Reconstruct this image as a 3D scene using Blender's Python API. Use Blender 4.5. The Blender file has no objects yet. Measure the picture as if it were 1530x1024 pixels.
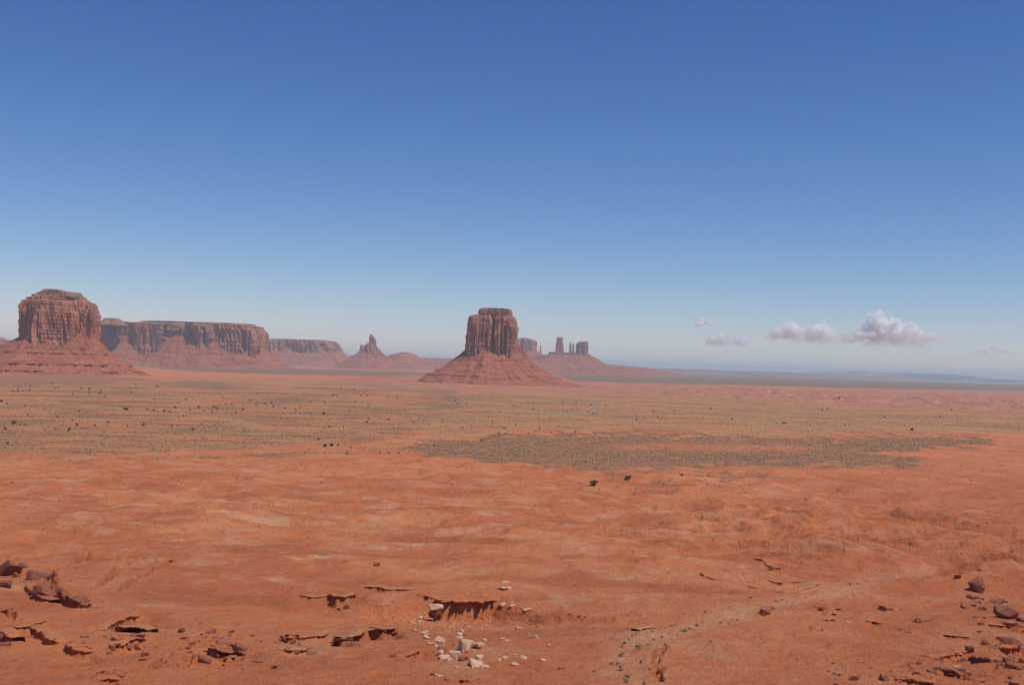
import bpy, bmesh, math, random
import numpy as np
from mathutils import Vector, Matrix, Euler, noise as mnoise
rad = math.radians
scn = bpy.context.scene
COL = scn.collection
random.seed(7); RNG = np.random.default_rng(11)

# ------------------------------------------------------------------ camera
F_PX = 1700.0; W_PX, H_PX = 1530.0, 1024.0
CAM_H = 82.0
PITCH, ROLL = rad(1.15), rad(1.72)
cam_d = bpy.data.cameras.new('camera'); cam = bpy.data.objects.new('camera', cam_d); COL.objects.link(cam)
cam_d.sensor_width = 36; cam_d.lens = 36 * F_PX / W_PX; cam_d.clip_start = 0.5; cam_d.clip_end = 400000
CAM_R = Matrix.Rotation(PITCH + math.pi / 2, 3, 'X') @ Matrix.Rotation(ROLL, 3, 'Z')
cam.matrix_world = Matrix.Translation((0, 0, CAM_H)) @ CAM_R.to_4x4()
scn.camera = cam
CR = np.array(CAM_R)

# ------------------------------------------------------------------ sky and sun
SUN_AZ, SUN_EL = rad(120), rad(64)          # azimuth clockwise from the view direction (+Y)
world = bpy.data.worlds.new('World'); scn.world = world; world.use_nodes = True
nt = world.node_tree; nt.nodes.clear()
sky = nt.nodes.new('ShaderNodeTexSky'); sky.sky_type = 'NISHITA'; sky.sun_disc = False
sky.sun_elevation = SUN_EL; sky.sun_rotation = SUN_AZ
sky.altitude = 1700; sky.air_density = 1.0; sky.dust_density = 0.6; sky.ozone_density = 1.6
# a clear high-desert sky as film sees it: red and green fall off faster towards the zenith than in the model
SKY_S = 0.085; SKY_P = ((1.66, 1.68), (1.33, 1.21), (1.02, 1.18))
sep = nt.nodes.new('ShaderNodeSeparateColor'); hs = nt.nodes.new('ShaderNodeCombineColor')
nt.links.new(sky.outputs[0], sep.inputs[0])
for _i, (_p, _a) in enumerate(SKY_P):
    _n = nt.nodes.new('ShaderNodeMath'); _n.operation = 'POWER'; _n.inputs[1].default_value = _p; nt.links.new(sep.outputs[_i], _n.inputs[0])
    _m = nt.nodes.new('ShaderNodeMath'); _m.operation = 'MULTIPLY'; _m.inputs[1].default_value = _a * SKY_S ** (_p - 1)
    nt.links.new(_n.outputs[0], _m.inputs[0]); nt.links.new(_m.outputs[0], hs.inputs[_i])
bg = nt.nodes.new('ShaderNodeBackground'); bg.inputs['Strength'].default_value = SKY_S
wo = nt.nodes.new('ShaderNodeOutputWorld')
nt.links.new(hs.outputs[0], bg.inputs['Color']); nt.links.new(bg.outputs[0], wo.inputs['Surface'])
sun_d = bpy.data.lights.new('sun', 'SUN'); sun = bpy.data.objects.new('sun', sun_d); COL.objects.link(sun)
sun_d.energy = 3.3; sun_d.angle = rad(0.53); sun_d.color = (1.0, 0.96, 0.905)
sv = Vector((math.sin(SUN_AZ) * math.cos(SUN_EL), math.cos(SUN_AZ) * math.cos(SUN_EL), math.sin(SUN_EL)))
sun.rotation_euler = sv.to_track_quat('Z', 'Y').to_euler()
scn.view_settings.view_transform = 'Standard'; scn.view_settings.look = 'None'
scn.view_settings.exposure = 0; scn.view_settings.gamma = 1; scn.view_settings.use_curve_mapping = False
scn.cycles.use_denoising = True
scn.cycles.volume_bounces = 24; scn.cycles.max_bounces = 30

# ------------------------------------------------------------------ noise (numpy)
def _h(ix, iy, iz, seed):
    n = (ix.astype(np.int64) * 374761393 + iy.astype(np.int64) * 668265263 + iz * 2147483647 + seed * 1274126177) & 0xffffffff
    n = ((n ^ (n >> 13)) * 1274126177) & 0xffffffff
    return (n ^ (n >> 16)) & 0xffffffff
def perlin(x, y, seed=0):
    x = np.asarray(x, float); y = np.asarray(y, float)
    xi = np.floor(x); yi = np.floor(y); fx = x - xi; fy = y - yi
    u = fx * fx * fx * (fx * (fx * 6 - 15) + 10); v = fy * fy * fy * (fy * (fy * 6 - 15) + 10)
    def g(dx, dy):
        a = _h(xi + dx, yi + dy, 0, seed) * (2 * math.pi / 4294967296.0)
        return np.cos(a) * (fx - dx) + np.sin(a) * (fy - dy)
    a = g(0, 0); b = g(1, 0); c = g(0, 1); d = g(1, 1)
    return (a + u * (b - a) + v * (c - a + u * (a - b - c + d))) * 1.5
def fbm(x, y, oct=4, seed=0, gain=.5):
    s = 0; a = 1
    for o in range(oct):
        s = s + a * perlin(x * 2 ** o, y * 2 ** o, seed + o * 17); a *= gain
    return s
def ridged(x, y, oct=3, seed=0):
    s = 0; a = 1
    for o in range(oct):
        s = s + a * (1 - 2 * np.abs(perlin(x * 2 ** o, y * 2 ** o, seed + o * 13))); a *= .5
    return s
def sstep(a, b, x):
    t = np.clip((x - a) / (b - a), 0, 1); return t * t * (3 - 2 * t)

# ------------------------------------------------------------------ from the photograph's pixels to world rays
def ray(px, py):
    px = np.asarray(px, float); py = np.asarray(py, float)
    v = np.stack([(px - W_PX / 2) / F_PX, (H_PX / 2 - py) / F_PX, -np.ones_like(px)], -1)
    return v @ CR.T
def P(px, py, D):                              # the point at forward distance D
    r = ray(px, py); t = D / r[..., 1]
    return np.stack([r[..., 0] * t, np.full_like(t, D), CAM_H + r[..., 2] * t], -1)

# map coordinates: azimuth and inverse distance (world fixed)
def mapc(x, y):
    d = np.hypot(x, y); return np.arctan2(x, y) * F_PX, 82 * F_PX / np.maximum(d, 1)
def px2map(pts, zz=0.0):
    a = np.array(pts, float); r = ray(a[:, 0], a[:, 1]); t = (zz - CAM_H) / np.minimum(r[:, 2], -1e-3)
    return np.stack(mapc(r[:, 0] * t, r[:, 1] * t), -1)
def polymask(mx, my, poly, soft, sy=1.0):      # soft-edged polygon in map coordinates
    p = poly.copy(); inside = np.zeros(mx.shape, bool); dist = np.full(mx.shape, 1e9)
    n = len(p)
    for i in range(n):
        x0, y0 = p[i]; x1, y1 = p[(i + 1) % n]
        if y0 != y1:
            c = ((y0 > my) != (y1 > my)) & (mx < (x1 - x0) * (my - y0) / (y1 - y0) + x0)
            inside ^= c
        ex, ey = x1 - x0, (y1 - y0) * 3
        t = np.clip(((mx - x0) * ex + (my - y0) * 3 * ey) / (ex * ex + ey * ey + 1e-9), 0, 1)
        dist = np.minimum(dist, np.hypot(mx - x0 - t * ex, (my - y0) * 3 - t * ey))
    sd = np.where(inside, dist, -dist)
    return sstep(-soft, soft, sd)
def linemask(mx, my, pl, hw):
    dist = np.full(mx.shape, 1e9)
    for i in range(len(pl) - 1):
        x0, y0 = pl[i]; x1, y1 = pl[i + 1]
        ex, ey = x1 - x0, y1 - y0
        t = np.clip(((mx - x0) * ex + (my - y0) * ey) / (ex * ex + ey * ey + 1e-9), 0, 1)
        dist = np.minimum(dist, np.hypot((mx - x0 - t * ex), (my - y0 - t * ey)))
    return np.exp(-(dist / hw) ** 2)

# ------------------------------------------------------------------ terrain heights
_dk = np.array([0, 4, 12, 40, 80, 120, 160, 220, 300, 450, 650, 900, 1200, 1600, 2500, 1e6])
_zk = np.array([80.3, 80.2, 76, 62, 48, 40, 35, 31, 26, 17.5, 9, 3.5, 1, 0, 0, 0])
_lt = np.linspace(0, math.log(1e5), 4000)
_tab = np.interp(np.exp(_lt) - 1, _dk, _zk)
_k = np.hanning(161); _k /= _k.sum(); _tab = np.convolve(np.pad(_tab, 80, mode='edge'), _k, 'valid')
Z_ZOOM = {1: (0, 800, 4.57), 2: (250, 820, 4.135), 3: (580, 840, 5.565), 4: (830, 830, 3.4), 5: (1260, 830, 5.278),
          7: (0, 570, 3.06), 8: (480, 570, 2.942), 6: (980, 570, 2.782)}
def zz(k, pts):
    ox, oy, s = Z_ZOOM[k]; return [(ox + p[0] / s, oy + p[1] / s) for p in pts]
def h_base(x, y):
    d = np.hypot(x, y)
    z = np.interp(np.log(d + 1), _lt, _tab)
    # behind and beside the viewpoint the mesa top goes on
    back = sstep(10, -60, y); z = z * (1 - back) + 80.2 * back
    mx, my = mapc(x, y)
    fg = sstep(110, 170, d) * (1 - sstep(750, 1150, d)) * (1 - back)
    wx = x + 14 * perlin(x / 60, y / 60, 5); wy = y + 14 * perlin(x / 60, y / 60, 6)
    right = sstep(0, 260, mx)
    hum = 2.8 * perlin(wx / 95, wy / 70, 1) + (1.7 + .6 * right) * (ridged(wx / 56, wy / 46, 2, 2) - .6) * sstep(190, 400, d) \
        + .75 * ridged(wx / 24 + .3 * perlin(x / 9, y / 9, 4), wy / 19, 3, 3) + .24 * fbm(x / 4.5, y / 4.5, 3, 9)
    z = z + fg * hum * (.55 + .45 * sstep(230, 420, d))
    # badland ridges running down to the right of the middle distance
    rb = np.exp(-((mx - 520) / 330) ** 2) * sstep(330, 420, d) * (1 - sstep(560, 700, d))
    z = z + rb * 3.2 * (ridged((wx + wy * .8) / 26, (wy - wx * .5) / 60, 3, 41) - .3)
    # mound at the left edge and at the lower right
    z = z + 4.5 * np.exp(-((mx + 760) / 260) ** 2) * np.exp(-((d - 262) / 60) ** 2)
    z = z + 3.0 * np.exp(-((mx - 760) / 170) ** 2) * np.exp(-((d - 215) / 45) ** 2)
    # wide plain: faint swells; pink broken badlands right of the central butte
    z = z + sstep(900, 1600, d) * (.5 * perlin(x / 160, y / 160, 21) + 1.2 * perlin(x / 700, y / 700, 22) + 0.9)
    bad = sstep(150, 330, mx) * sstep(3050, 3400, d) * (1 - sstep(4900, 5700, d))
    z = z + bad * 13 * np.maximum(ridged(x / 120, y / 120, 3, 31) - .35, 0)
    return z
WASH = None
def raymarch(pts, hf):
    a = np.array(pts, float).reshape(-1, 2); r = ray(a[:, 0], a[:, 1]); r = r / np.hypot(r[:, 0], r[:, 1])[:, None]
    ds = 130 * 1.004 ** np.arange(1000)
    X = r[:, 0][:, None] * ds; Y = r[:, 1][:, None] * ds; Zr = CAM_H + r[:, 2][:, None] * ds
    g = hf(X.ravel(), Y.ravel()).reshape(X.shape)
    under = Zr < g; i = np.argmax(under, 1); i = np.where(under.any(1), np.maximum(i, 1), 999)
    k = np.arange(len(a)); e0 = (Zr - g)[k, i - 1]; e1 = (Zr - g)[k, i]; t = np.clip(e0 / (e0 - e1 + 1e-9), 0, 1)
    dd = ds[i - 1] + t * (ds[i] - ds[i - 1])
    x = r[:, 0] * dd; y = r[:, 1] * dd
    return np.stack([x, y, hf(x, y), dd], -1)

# scarps: (zoom, points, drop m, back length m, slab thickness, overhang, label)
LEDGES = [
 (3, [(395, 318), (440, 338), (520, 352), (610, 350), (680, 352), (760, 353), (830, 347), (890, 338)], 4.6, 26, .55, 2.4, 'long thin orange caprock ledge overhanging the dark hollow above the pale fallen blocks'),
 (3, [(275, 300), (300, 292), (345, 298), (400, 312)], 1.8, 5, .45, .9, 'short dark notch ledge just left of the overhanging caprock'),
 (2, [(1190, 238), (1300, 244), (1360, 254), (1440, 255), (1520, 258)], 1.0, 6, .28, .7, 'thin dark rimmed ledge running left from the overhanging caprock'),
 (2, [(990, 296), (1050, 305), (1110, 305), (1165, 288)], 2.6, 8, .35, .9, 'small caprock over a dark alcove left of the thin rimmed ledge'),
 (2, [(820, 298), (900, 306), (985, 298)], .8, 5, .2, .5, 'faint crumbling ledge left of the dark alcove'),
 (2, [(700, 535), (760, 552), (850, 549), (965, 538), (1000, 515)], 1.1, 6, .35, .8, 'low broken ledge right of the left hand rock pile'),
 (2, [(1020, 545), (1090, 568), (1150, 545), (1230, 502)], 1.3, 6, .3, .8, 'curved ledge with a small dark hollow below the alcove'),
 (2, [(1250, 492), (1330, 506), (1425, 500)], 1.9, 6, .4, .9, 'stepped dark ledge left of the pale fallen blocks'),
 (2, [(690, 632), (800, 630), (875, 622)], 1.1, 5, .3, .7, 'short broken ledge in the middle of the left slope'),
 (2, [(1440, 670), (1500, 655), (1560, 625)], 1.3, 5, .3, .8, 'small hooked ledge below left of the pale fallen blocks'),
 (3, [(520, 1000), (600, 985), (700, 995)], 1.0, 6, .3, .8, 'dark crumbling ledge cut off by the bottom edge of the picture'),
 (1, [(200, 625), (270, 660), (330, 705), (420, 745)], 1.4, 7, .5, .9, 'dark edged slab ledge at the lower left'),
 (1, [(455, 745), (520, 785), (590, 800), (640, 800)], 1.4, 6, .5, .9, 'curved slab ledge left of the crumbling knob'),
 (1, [(720, 655), (780, 610), (860, 578), (955, 562)], 2.6, 6, .4, .9, 'arched caprock over the crumbling hollow at lower left'),
 (1, [(670, 1000), (740, 985), (820, 990)], 1.2, 5, .35, .8, 'small dark ledge at the bottom edge below the arched caprock'),
 (4, [(735, 92), (780, 115), (822, 128)], .9, 6, .25, .5, 'short diagonal ledge right of centre on the orange slope'),
 (4, [(975, 158), (1040, 172)], .7, 5, .25, .5, 'very short ledge near the wash on the right'),
 (4, [(1085, 132), (1150, 147), (1250, 137)], .9, 5, .25, .6, 'thin ledge beside the upper wash on the right'),
 (4, [(1165, 192), (1250, 178), (1347, 148)], 1.1, 5, .3, .6, 'slanting ledge above the shrub lined wash'),
 (4, [(1000, 22), (1060, 30), (1110, 70), (1200, 66)], 1.0, 7, .3, .6, 'broken ledge highest on the right hand slope'),
 (4, [(1380, 235), (1415, 280), (1412, 335)], .9, 5, .25, .5, 'crooked crack ledge right of the wash'),
 (4, [(430, 380), (520, 366)], .8, 4, .2, .4, 'small red bank at the bend of the wash'),
 (5, [(285, 388), (350, 425), (425, 436)], .7, 4, .25, .5, 'dark slit ledge left of the big dark boulder'),
 (5, [(175, 513), (290, 550)], .4, 4, .15, .4, 'hairline ledge on the right foreground slope'),
 (5, [(790, 640), (1030, 652)], .5, 5, .2, .5, 'long thin ledge below the big dark boulder'),
 (5, [(1000, 812), (1090, 818), (1190, 842)], 2.2, 6, .6, 1.3, 'thick overhanging slab with a black hollow at the lower right'),
 (5, [(1210, 730), (1300, 735), (1400, 725)], 2.2, 6, .6, 1.3, 'thick slab over a black hollow at the right edge'),
 (5, [(560, 1000), (640, 1010), (720, 1018)], .9, 4, .3, .6, 'low rock ledge at the bottom edge below the right boulders'),
]
LEDGES += [
 (1, [(0, 652), (40, 672), (78, 705)], 1.8, 6, .5, 1.0, 'dark hollowed ledge at the left edge near the bottom'),
 (1, [(120, 642), (200, 630), (250, 604), (320, 592)], .8, 4, .25, .6, 'low crumbling ledge above the lower left slab ledge'),
 (1, [(415, 385), (470, 420), (560, 475), (645, 500)], 1.4, 5, .4, .9, 'dark ledge under the broken row of slabs at the left'),
 (1, [(175, 335), (250, 400), (345, 448)], 1.2, 4, .4, .8, 'dark ledge under the oval slab at the left'),
 (1, [(850, 640), (930, 625), (1010, 650)], 1.2, 4, .3, .8, 'upper layered ledge inside the crumbling hollow at lower left'),
 (1, [(735, 745), (820, 765), (900, 728), (1005, 720)], 1.3, 5, .35, .8, 'lower ledge over the black hollow at lower left'),
 (1, [(600, 960), (700, 930), (760, 935)], .8, 4, .3, .6, 'small ledge below the curved slab ledge at lower left'),
 (2, [(265, 590), (330, 640), (395, 655)], 1.1, 4, .3, .8, 'dark ledge under the big block of the left rock pile'),
 (2, [(380, 580), (440, 622), (492, 668)], 1.5, 5, .35, .9, 'dark ledge under the leaning slab of the left rock pile'),
 (5, [(690, 815), (780, 800), (860, 785), (965, 770)], 1.0, 4, .3, .8, 'ledge under the row of rocks left of the thick slab'),
 (5, [(800, 905), (900, 932), (1015, 915)], .8, 4, .35, .8, 'lowest curved dark ledge in the right hand heap'),
 (5, [(1160, 372), (1220, 362), (1300, 372)], .9, 4, .25, .7, 'dark ledge under the flat pinkish slab at the right'),
 (5, [(1110, 548), (1230, 560), (1340, 566)], 1.0, 4, .3, .7, 'long dark ledge under the wedge shaped boulder'),
 (5, [(440, 985), (520, 978), (590, 1000)], 1.1, 4, .3, .8, 'broken ledge in the rubble at the bottom right'),
]
LEDGES = [(k, p, (d * .65 if k == 4 else d), b, (t * .7 if k == 4 else t), (o * .8 if k == 4 else o), l) for (k, p, d, b, t, o, l) in LEDGES]
_LW = []
CRACKS = [raymarch(zz(k, p), h_base)[:, :2] for k, p in (
 (1, [(330, 270), (370, 224), (450, 210), (520, 180), (592, 134)]), (1, [(352, 262), (346, 310), (362, 350), (382, 380), (440, 440), (500, 470)]),
 (1, [(650, 352), (740, 292), (800, 235), (850, 202), (968, 160)]), (1, [(810, 378), (930, 292), (1050, 232), (1168, 175)]), (1, [(940, 240), (1000, 205), (1055, 172)]),
 (1, [(0, 512), (60, 520), (85, 560), (130, 578)]), (1, [(1040, 915), (1080, 880), (1150, 800)]), (1, [(1240, 900), (1275, 860), (1290, 810)]), (4, [(500, 545), (515, 500), (550, 460)]), (5, [(860, 180), (870, 160), (905, 145)]),
 (4, [(1260, 375), (1330, 382)]), (4, [(1300, 262), (1350, 280)]), (4, [(520, 640), (510, 600), (525, 580)]), (2, [(440, 690), (360, 700), (300, 680)]), (7, [(1100, 62), (1120, 72), (1160, 92), (1200, 102)]), (7, [(1340, 85), (1390, 102)]), (7, [(700, 257), (760, 254)]), (7, [(365, 73), (400, 71)]))]
for (k, pts, drop, back, th, ov, lab) in LEDGES:
    w = raymarch(zz(k, pts), h_base)[:, :2]
    _LW.append(w)
def h_full(x, y):
    x = np.asarray(x, float); y = np.asarray(y, float)
    z = h_base(x, y)
    for ci, w in enumerate(CRACKS):
        c = w.mean(0); Rr = np.abs(w - c).max() + 5; m = (np.abs(x - c[0]) < Rr) & (np.abs(y - c[1]) < Rr)
        if not m.any(): continue
        xx = x[m] + .5 * perlin(x[m] / 1.5, y[m] / 1.5, 5); yy = y[m] + .9 * perlin(x[m] / 2, y[m] / 2, 6); b = np.full(xx.shape, 1e9)
        for i in range(len(w) - 1):
            a = w[i]; e = w[i + 1] - a; t = np.clip(((xx - a[0]) * e[0] + (yy - a[1]) * e[1]) / (e @ e), 0, 1)
            b = np.minimum(b, np.hypot(xx - a[0] - t * e[0], yy - a[1] - t * e[1]))
        gap = sstep(-.9, -.2, perlin(x[m] / 3, y[m] / 3, 7))
        z[m] = z[m] - 2.3 * gap * np.exp(-(b / (.55 + np.hypot(x[m], y[m]) / 900)) ** 4) + .25 * np.exp(-(b / 2.2) ** 2)
    for w, (k, pts, drop, back, th, ov, lab) in zip(_LW, LEDGES):
        c = w.mean(0); R = np.abs(w - c).max() + back * 3.2
        m = (np.abs(x - c[0]) < R) & (np.abs(y - c[1]) < R)
        if not m.any(): continue
        xx = x[m]; yy = y[m]
        # signed distance to the polyline: positive on the side facing the viewpoint
        best = np.full(xx.shape, 1e9); side = np.zeros(xx.shape); tt = np.zeros(xx.shape)
        L = np.hypot(*(w[1:] - w[:-1]).T); S = np.concatenate([[0], np.cumsum(L)])
        for i in range(len(w) - 1):
            a = w[i]; e = w[i + 1] - a; t = ((xx - a[0]) * e[0] + (yy - a[1]) * e[1]) / (e @ e)
            tc = np.clip(t, 0, 1); dx = xx - a[0] - tc * e[0]; dy = yy - a[1] - tc * e[1]; dd = np.hypot(dx, dy)
            cr = e[0] * (yy - a[1]) - e[1] * (xx - a[0])
            sgn = np.where(cr < 0, 1.0, -1.0) * (1 if (w[-1][0] >= w[0][0]) else -1)
            u = dd < best; best = np.where(u, dd, best); side = np.where(u, sgn, side); tt = np.where(u, S[i] + tc * L[i], tt)
        e = best * side
        endf = sstep(0, 1, tt / (.18 * S[-1] + .01)) * sstep(0, 1, (S[-1] - tt) / (.18 * S[-1] + .01))
        prof = sstep(-.05, .7, e) * np.exp(-(np.maximum(e - .7, 0) / back) ** 1.6)
        prof2 = np.exp(-(np.maximum(-e, 0) / 5) ** 2) * (e <= 0)
        nz = 1 + .13 * perlin(xx / 1.7, yy / 1.7, 77)
        z[m] = z[m] - drop * .82 * endf * prof * nz + drop * .18 * endf * np.where(e <= 0, prof2, 1 - prof) * (e < .7)
    return z
def ground(pts): return raymarch(pts, h_full)

# ------------------------------------------------------------------ shader helpers
class NT:
    def __init__(s, name, rough=.95):
        s.m = bpy.data.materials.new(name); s.m.use_nodes = True; s.t = s.m.node_tree; s.t.nodes.clear()
        s.o = s.n('ShaderNodeOutputMaterial'); s.b = s.n('ShaderNodeBsdfPrincipled')
        s.b.inputs['Roughness'].default_value = rough; s.b.inputs['Specular IOR Level'].default_value = .12
        s.t.links.new(s.b.outputs[0], s.o.inputs['Surface'])
    def n(s, typ, **kw):
        q = s.t.nodes.new(typ)
        for k, v in kw.items(): setattr(q, k, v)
        return q
    def l(s, a, b): s.t.links.new(a, b)
    def coord(s, scale=(1, 1, 1), which='Object'):
        c = s.n('ShaderNodeTexCoord'); m = s.n('ShaderNodeMapping'); m.inputs['Scale'].default_value = scale
        s.l(c.outputs[which], m.inputs['Vector']); return m.outputs[0]
    def geo(s, scale=(1, 1, 1)):
        c = s.n('ShaderNodeNewGeometry'); m = s.n('ShaderNodeMapping'); m.inputs['Scale'].default_value = scale
        s.l(c.outputs['Position'], m.inputs['Vector']); return m.outputs[0]
    def noise(s, vec, scale=1, detail=4, rough=.55, dist=0):
        q = s.n('ShaderNodeTexNoise'); q.inputs['Scale'].default_value = scale; q.inputs['Detail'].default_value = detail
        q.inputs['Roughness'].default_value = rough; q.inputs['Distortion'].default_value = dist
        s.l(vec, q.inputs['Vector']); return q.outputs[0]
    def mr(s, v, a, b, c=0, d=1):
        q = s.n('ShaderNodeMapRange'); q.clamp = True
        for i, x in zip((1, 2, 3, 4), (a, b, c, d)): q.inputs[i].default_value = x
        s.l(v, q.inputs[0]); return q.outputs[0]
    def mix(s, f, a, b, mode='MIX'):
        q = s.n('ShaderNodeMix', data_type='RGBA', blend_type=mode)
        for sock, v in ((q.inputs[0], f), (q.inputs[6], a), (q.inputs[7], b)):
            if isinstance(v, (int, float)): sock.default_value = v
            elif isinstance(v, tuple): sock.default_value = (*v, 1)
            else: s.l(v, sock)
        return q.outputs[2]
    def math(s, op, a, b=0.0):
        q = s.n('ShaderNodeMath', operation=op)
        for sock, v in ((q.inputs[0], a), (q.inputs[1], b)):
            if isinstance(v, (int, float)): sock.default_value = v
            else: s.l(v, sock)
        return q.outputs[0]
    def attr(s, name):
        q = s.n('ShaderNodeAttribute', attribute_name=name); return q.outputs['Fac']
    def bump(s, h, strength, dist):
        q = s.n('ShaderNodeBump'); q.inputs['Strength'].default_value = strength; q.inputs['Distance'].default_value = dist
        s.l(h, q.inputs['Height']); s.l(q.outputs[0], s.b.inputs['Normal'])
    def col(s, c): s.l(c, s.b.inputs['Base Color']); return s.m

def m_ground():
    s = NT('red_sand_ground')
    g = s.geo()
    big = s.noise(s.geo((1, .8, 1)), .012, 5, .6, .6)
    mid = s.noise(s.geo((1, .8, 1)), .05, 5, .62, .8)
    fine = s.noise(g, .35, 6, .65)
    grit = s.noise(g, 2.2, 4, .7)
    c = s.mix(s.mr(big, .36, .64), (.680, .220, .076), (.570, .150, .048))
    c = s.mix(s.mr(mid, .50, .72), c, (.66, .30, .145))
    c = s.mix(s.mr(mid, .46, .30), c, (.46, .120, .040))
    c = s.mix(s.math('MULTIPLY', s.attr('pale'), s.mr(fine, .3, .65, .55, 1)), c, (.72, .42, .235))
    c = s.mix(s.attr('deep'), c, (.45, .115, .038))
    c = s.mix(s.math('MULTIPLY', s.attr('rose'), .85), c, (.46, .185, .115))
    rn = s.noise(s.geo((1, .6, 1)), .012, 5, .7)
    c = s.mix(s.math('MULTIPLY', s.attr('rose'), s.mr(rn, .50, .62, 0, .7)), c, (.30, .125, .085))
    c = s.mix(s.math('MULTIPLY', s.attr('rose'), s.mr(rn, .46, .36, 0, .6)), c, (.58, .28, .18))
    pn = s.noise(s.geo((1, .5, 1)), .006, 5, .65)
    c = s.mix(s.math('MULTIPLY', s.attr('tan'), s.mr(pn, .46, .62, 0, .6)), c, (.50, .30, .13))
    # land cover of the plain: dry grass and sage litter
    tannoise = s.mr(s.noise(g, .09, 5, .7), .35, .62, .35, 1)
    c = s.mix(s.math('MULTIPLY', s.attr('tan'), tannoise), c, (.46, .275, .110))
    vn = s.mr(s.noise(g, .16, 5, .75), .36, .56, .4, 1)
    c = s.mix(s.math('MULTIPLY', s.attr('veg'), vn), c, (.29, .165, .085))
    c = s.mix(s.attr('far'), c, (.19, .125, .070))
    # grit, small stones, stains
    c = s.mix(s.mr(fine, .35, .7, 0, .35), c, (.50, .24, .14))
    c = s.mix(s.mr(grit, .58, .70, 0, .55), c, (.24, .070, .032))
    sp1 = s.noise(g, 1.1, 6, .75); c = s.mix(s.mr(sp1, .55, .68, 0, .5), c, (.30, .085, .034)); c = s.mix(s.mr(sp1, .44, .33, 0, .28), c, (.62, .27, .15))
    v = s.n('ShaderNodeTexVoronoi'); v.inputs['Scale'].default_value = .9; s.l(g, v.inputs['Vector'])
    dots = s.math('MULTIPLY', s.mr(v.outputs['Distance'], .09, .05), s.mr(s.noise(g, .06, 3, .6), .5, .62))
    c = s.mix(s.math('MULTIPLY', dots, .7), c, (.13, .07, .04))
    hgt = s.math('ADD', s.math('MULTIPLY', fine, 1.0), s.math('MULTIPLY', grit, .35)); hgt = s.math('ADD', hgt, s.math('MULTIPLY', s.noise(g, .9, 5, .7, .5), .6))
    hgt = s.math('ADD', hgt, s.math('MULTIPLY', s.noise(g, .13, 5, .62, .8), 1.5))
    s.bump(hgt, .9, 1.3)
    return s.col(c)
def m_cliff(name='cliff_sandstone', pal=0, scale=1.0, varn=1.0):
    s = NT(name)
    v = s.geo((1, 1, .13)); hrz = s.geo((.05, .05, 1)); g = s.geo()
    streak = s.noise(v, .055 / scale, 6, .7, .3)
    base = s.mix(s.mr(streak, .38, .62), (.50, .180, .100), (.60, .245, .145))
    fine = s.noise(v, .20 / scale, 5, .7)
    base = s.mix(s.mr(fine, .50, .66, 0, .65 * varn), base, (.20, .108, .084))
    big = s.noise(s.geo((1, 1, .4)), .016 / scale, 3, .6)
    base = s.mix(s.mr(big, .46, .60, 0, .65 * varn), base, (.27, .145, .110))
    strata = s.noise(hrz, .10 / scale, 4, .6)
    base = s.mix(s.mr(strata, .56, .70, 0, .22), base, (.46, .22, .14))
    capt = s.math('MULTIPLY', s.attr('tone'), .8)
    base = s.mix(capt, base, (.36, .22, .145))
    hh = s.math('ADD', s.noise(v, .35 / scale, 6, .75), s.math('MULTIPLY', s.noise(g, .12 / scale, 5, .7), .7))
    s.bump(hh, .8, 5 * scale)
    return s.col(base)
def m_talus(name='talus_rubble', scale=1.0):
    s = NT(name)
    g = s.geo(); hz = s.geo((.12, .12, 1))
    a = s.noise(g, .018 / scale, 5, .65)
    c = s.mix(s.mr(a, .36, .64), (.49, .155, .070), (.41, .120, .062))
    st = s.noise(hz, .09 / scale, 4, .6)
    c = s.mix(s.mr(st, .50, .64, 0, .7), c, (.26, .085, .060))
    c = s.mix(s.mr(st, .44, .34, 0, .5), c, (.45, .20, .13))
    r = s.noise(g, .09 / scale, 6, .8)
    c = s.mix(s.mr(r, .52, .62, 0, .9), c, (.20, .088, .062))
    r2 = s.noise(g, .045 / scale, 5, .7); c = s.mix(s.mr(r2, .54, .66, 0, .6), c, (.24, .095, .062))
    c = s.mix(s.mr(r, .42, .32, 0, .6), c, (.47, .25, .175))
    s.bump(s.noise(g, .10 / scale, 7, .8), .9, 6 * scale)
    return s.col(c)
def m_rock(name, c1, c2, c3):
    s = NT(name, .85)
    o = s.n('ShaderNodeObjectInfo')
    g = s.geo(); n1 = s.noise(g, .8, 5, .65); n2 = s.noise(g, 4, 4, .7)
    c = s.mix(s.mr(n1, .38, .62), c1, c2)
    c = s.mix(s.mr(n2, .52, .68, 0, .6), c, c3)
    c = s.mix(s.mr(o.outputs['Random'], 0, 1, 0, .3), c, c3)
    # sand dust settles on the upper faces
    geo = s.n('ShaderNodeNewGeometry'); sp = s.n('ShaderNodeSeparateXYZ'); s.l(geo.outputs['Normal'], sp.inputs[0])
    c = s.mix(s.math('MULTIPLY', s.mr(sp.outputs[2], .75, 1, 0, .5), s.mr(n1, .4, .6)), c, (.40, .17, .095))
    s.bump(s.math('ADD', n1, s.math('MULTIPLY', n2, .4)), .7, .25)
    return s.col(c)
def m_leaf(name, a, b):
    s = NT(name, .9)
    o = s.n('ShaderNodeObjectInfo'); n = s.noise(s.geo(), .6, 4, .7)
    c = s.mix(s.mr(n, .35, .65), a, b)
    c = s.mix(s.mr(o.outputs['Random'], 0, 1, 0, .35), c, tuple(x * .6 for x in a))
    return s.col(c)
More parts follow.
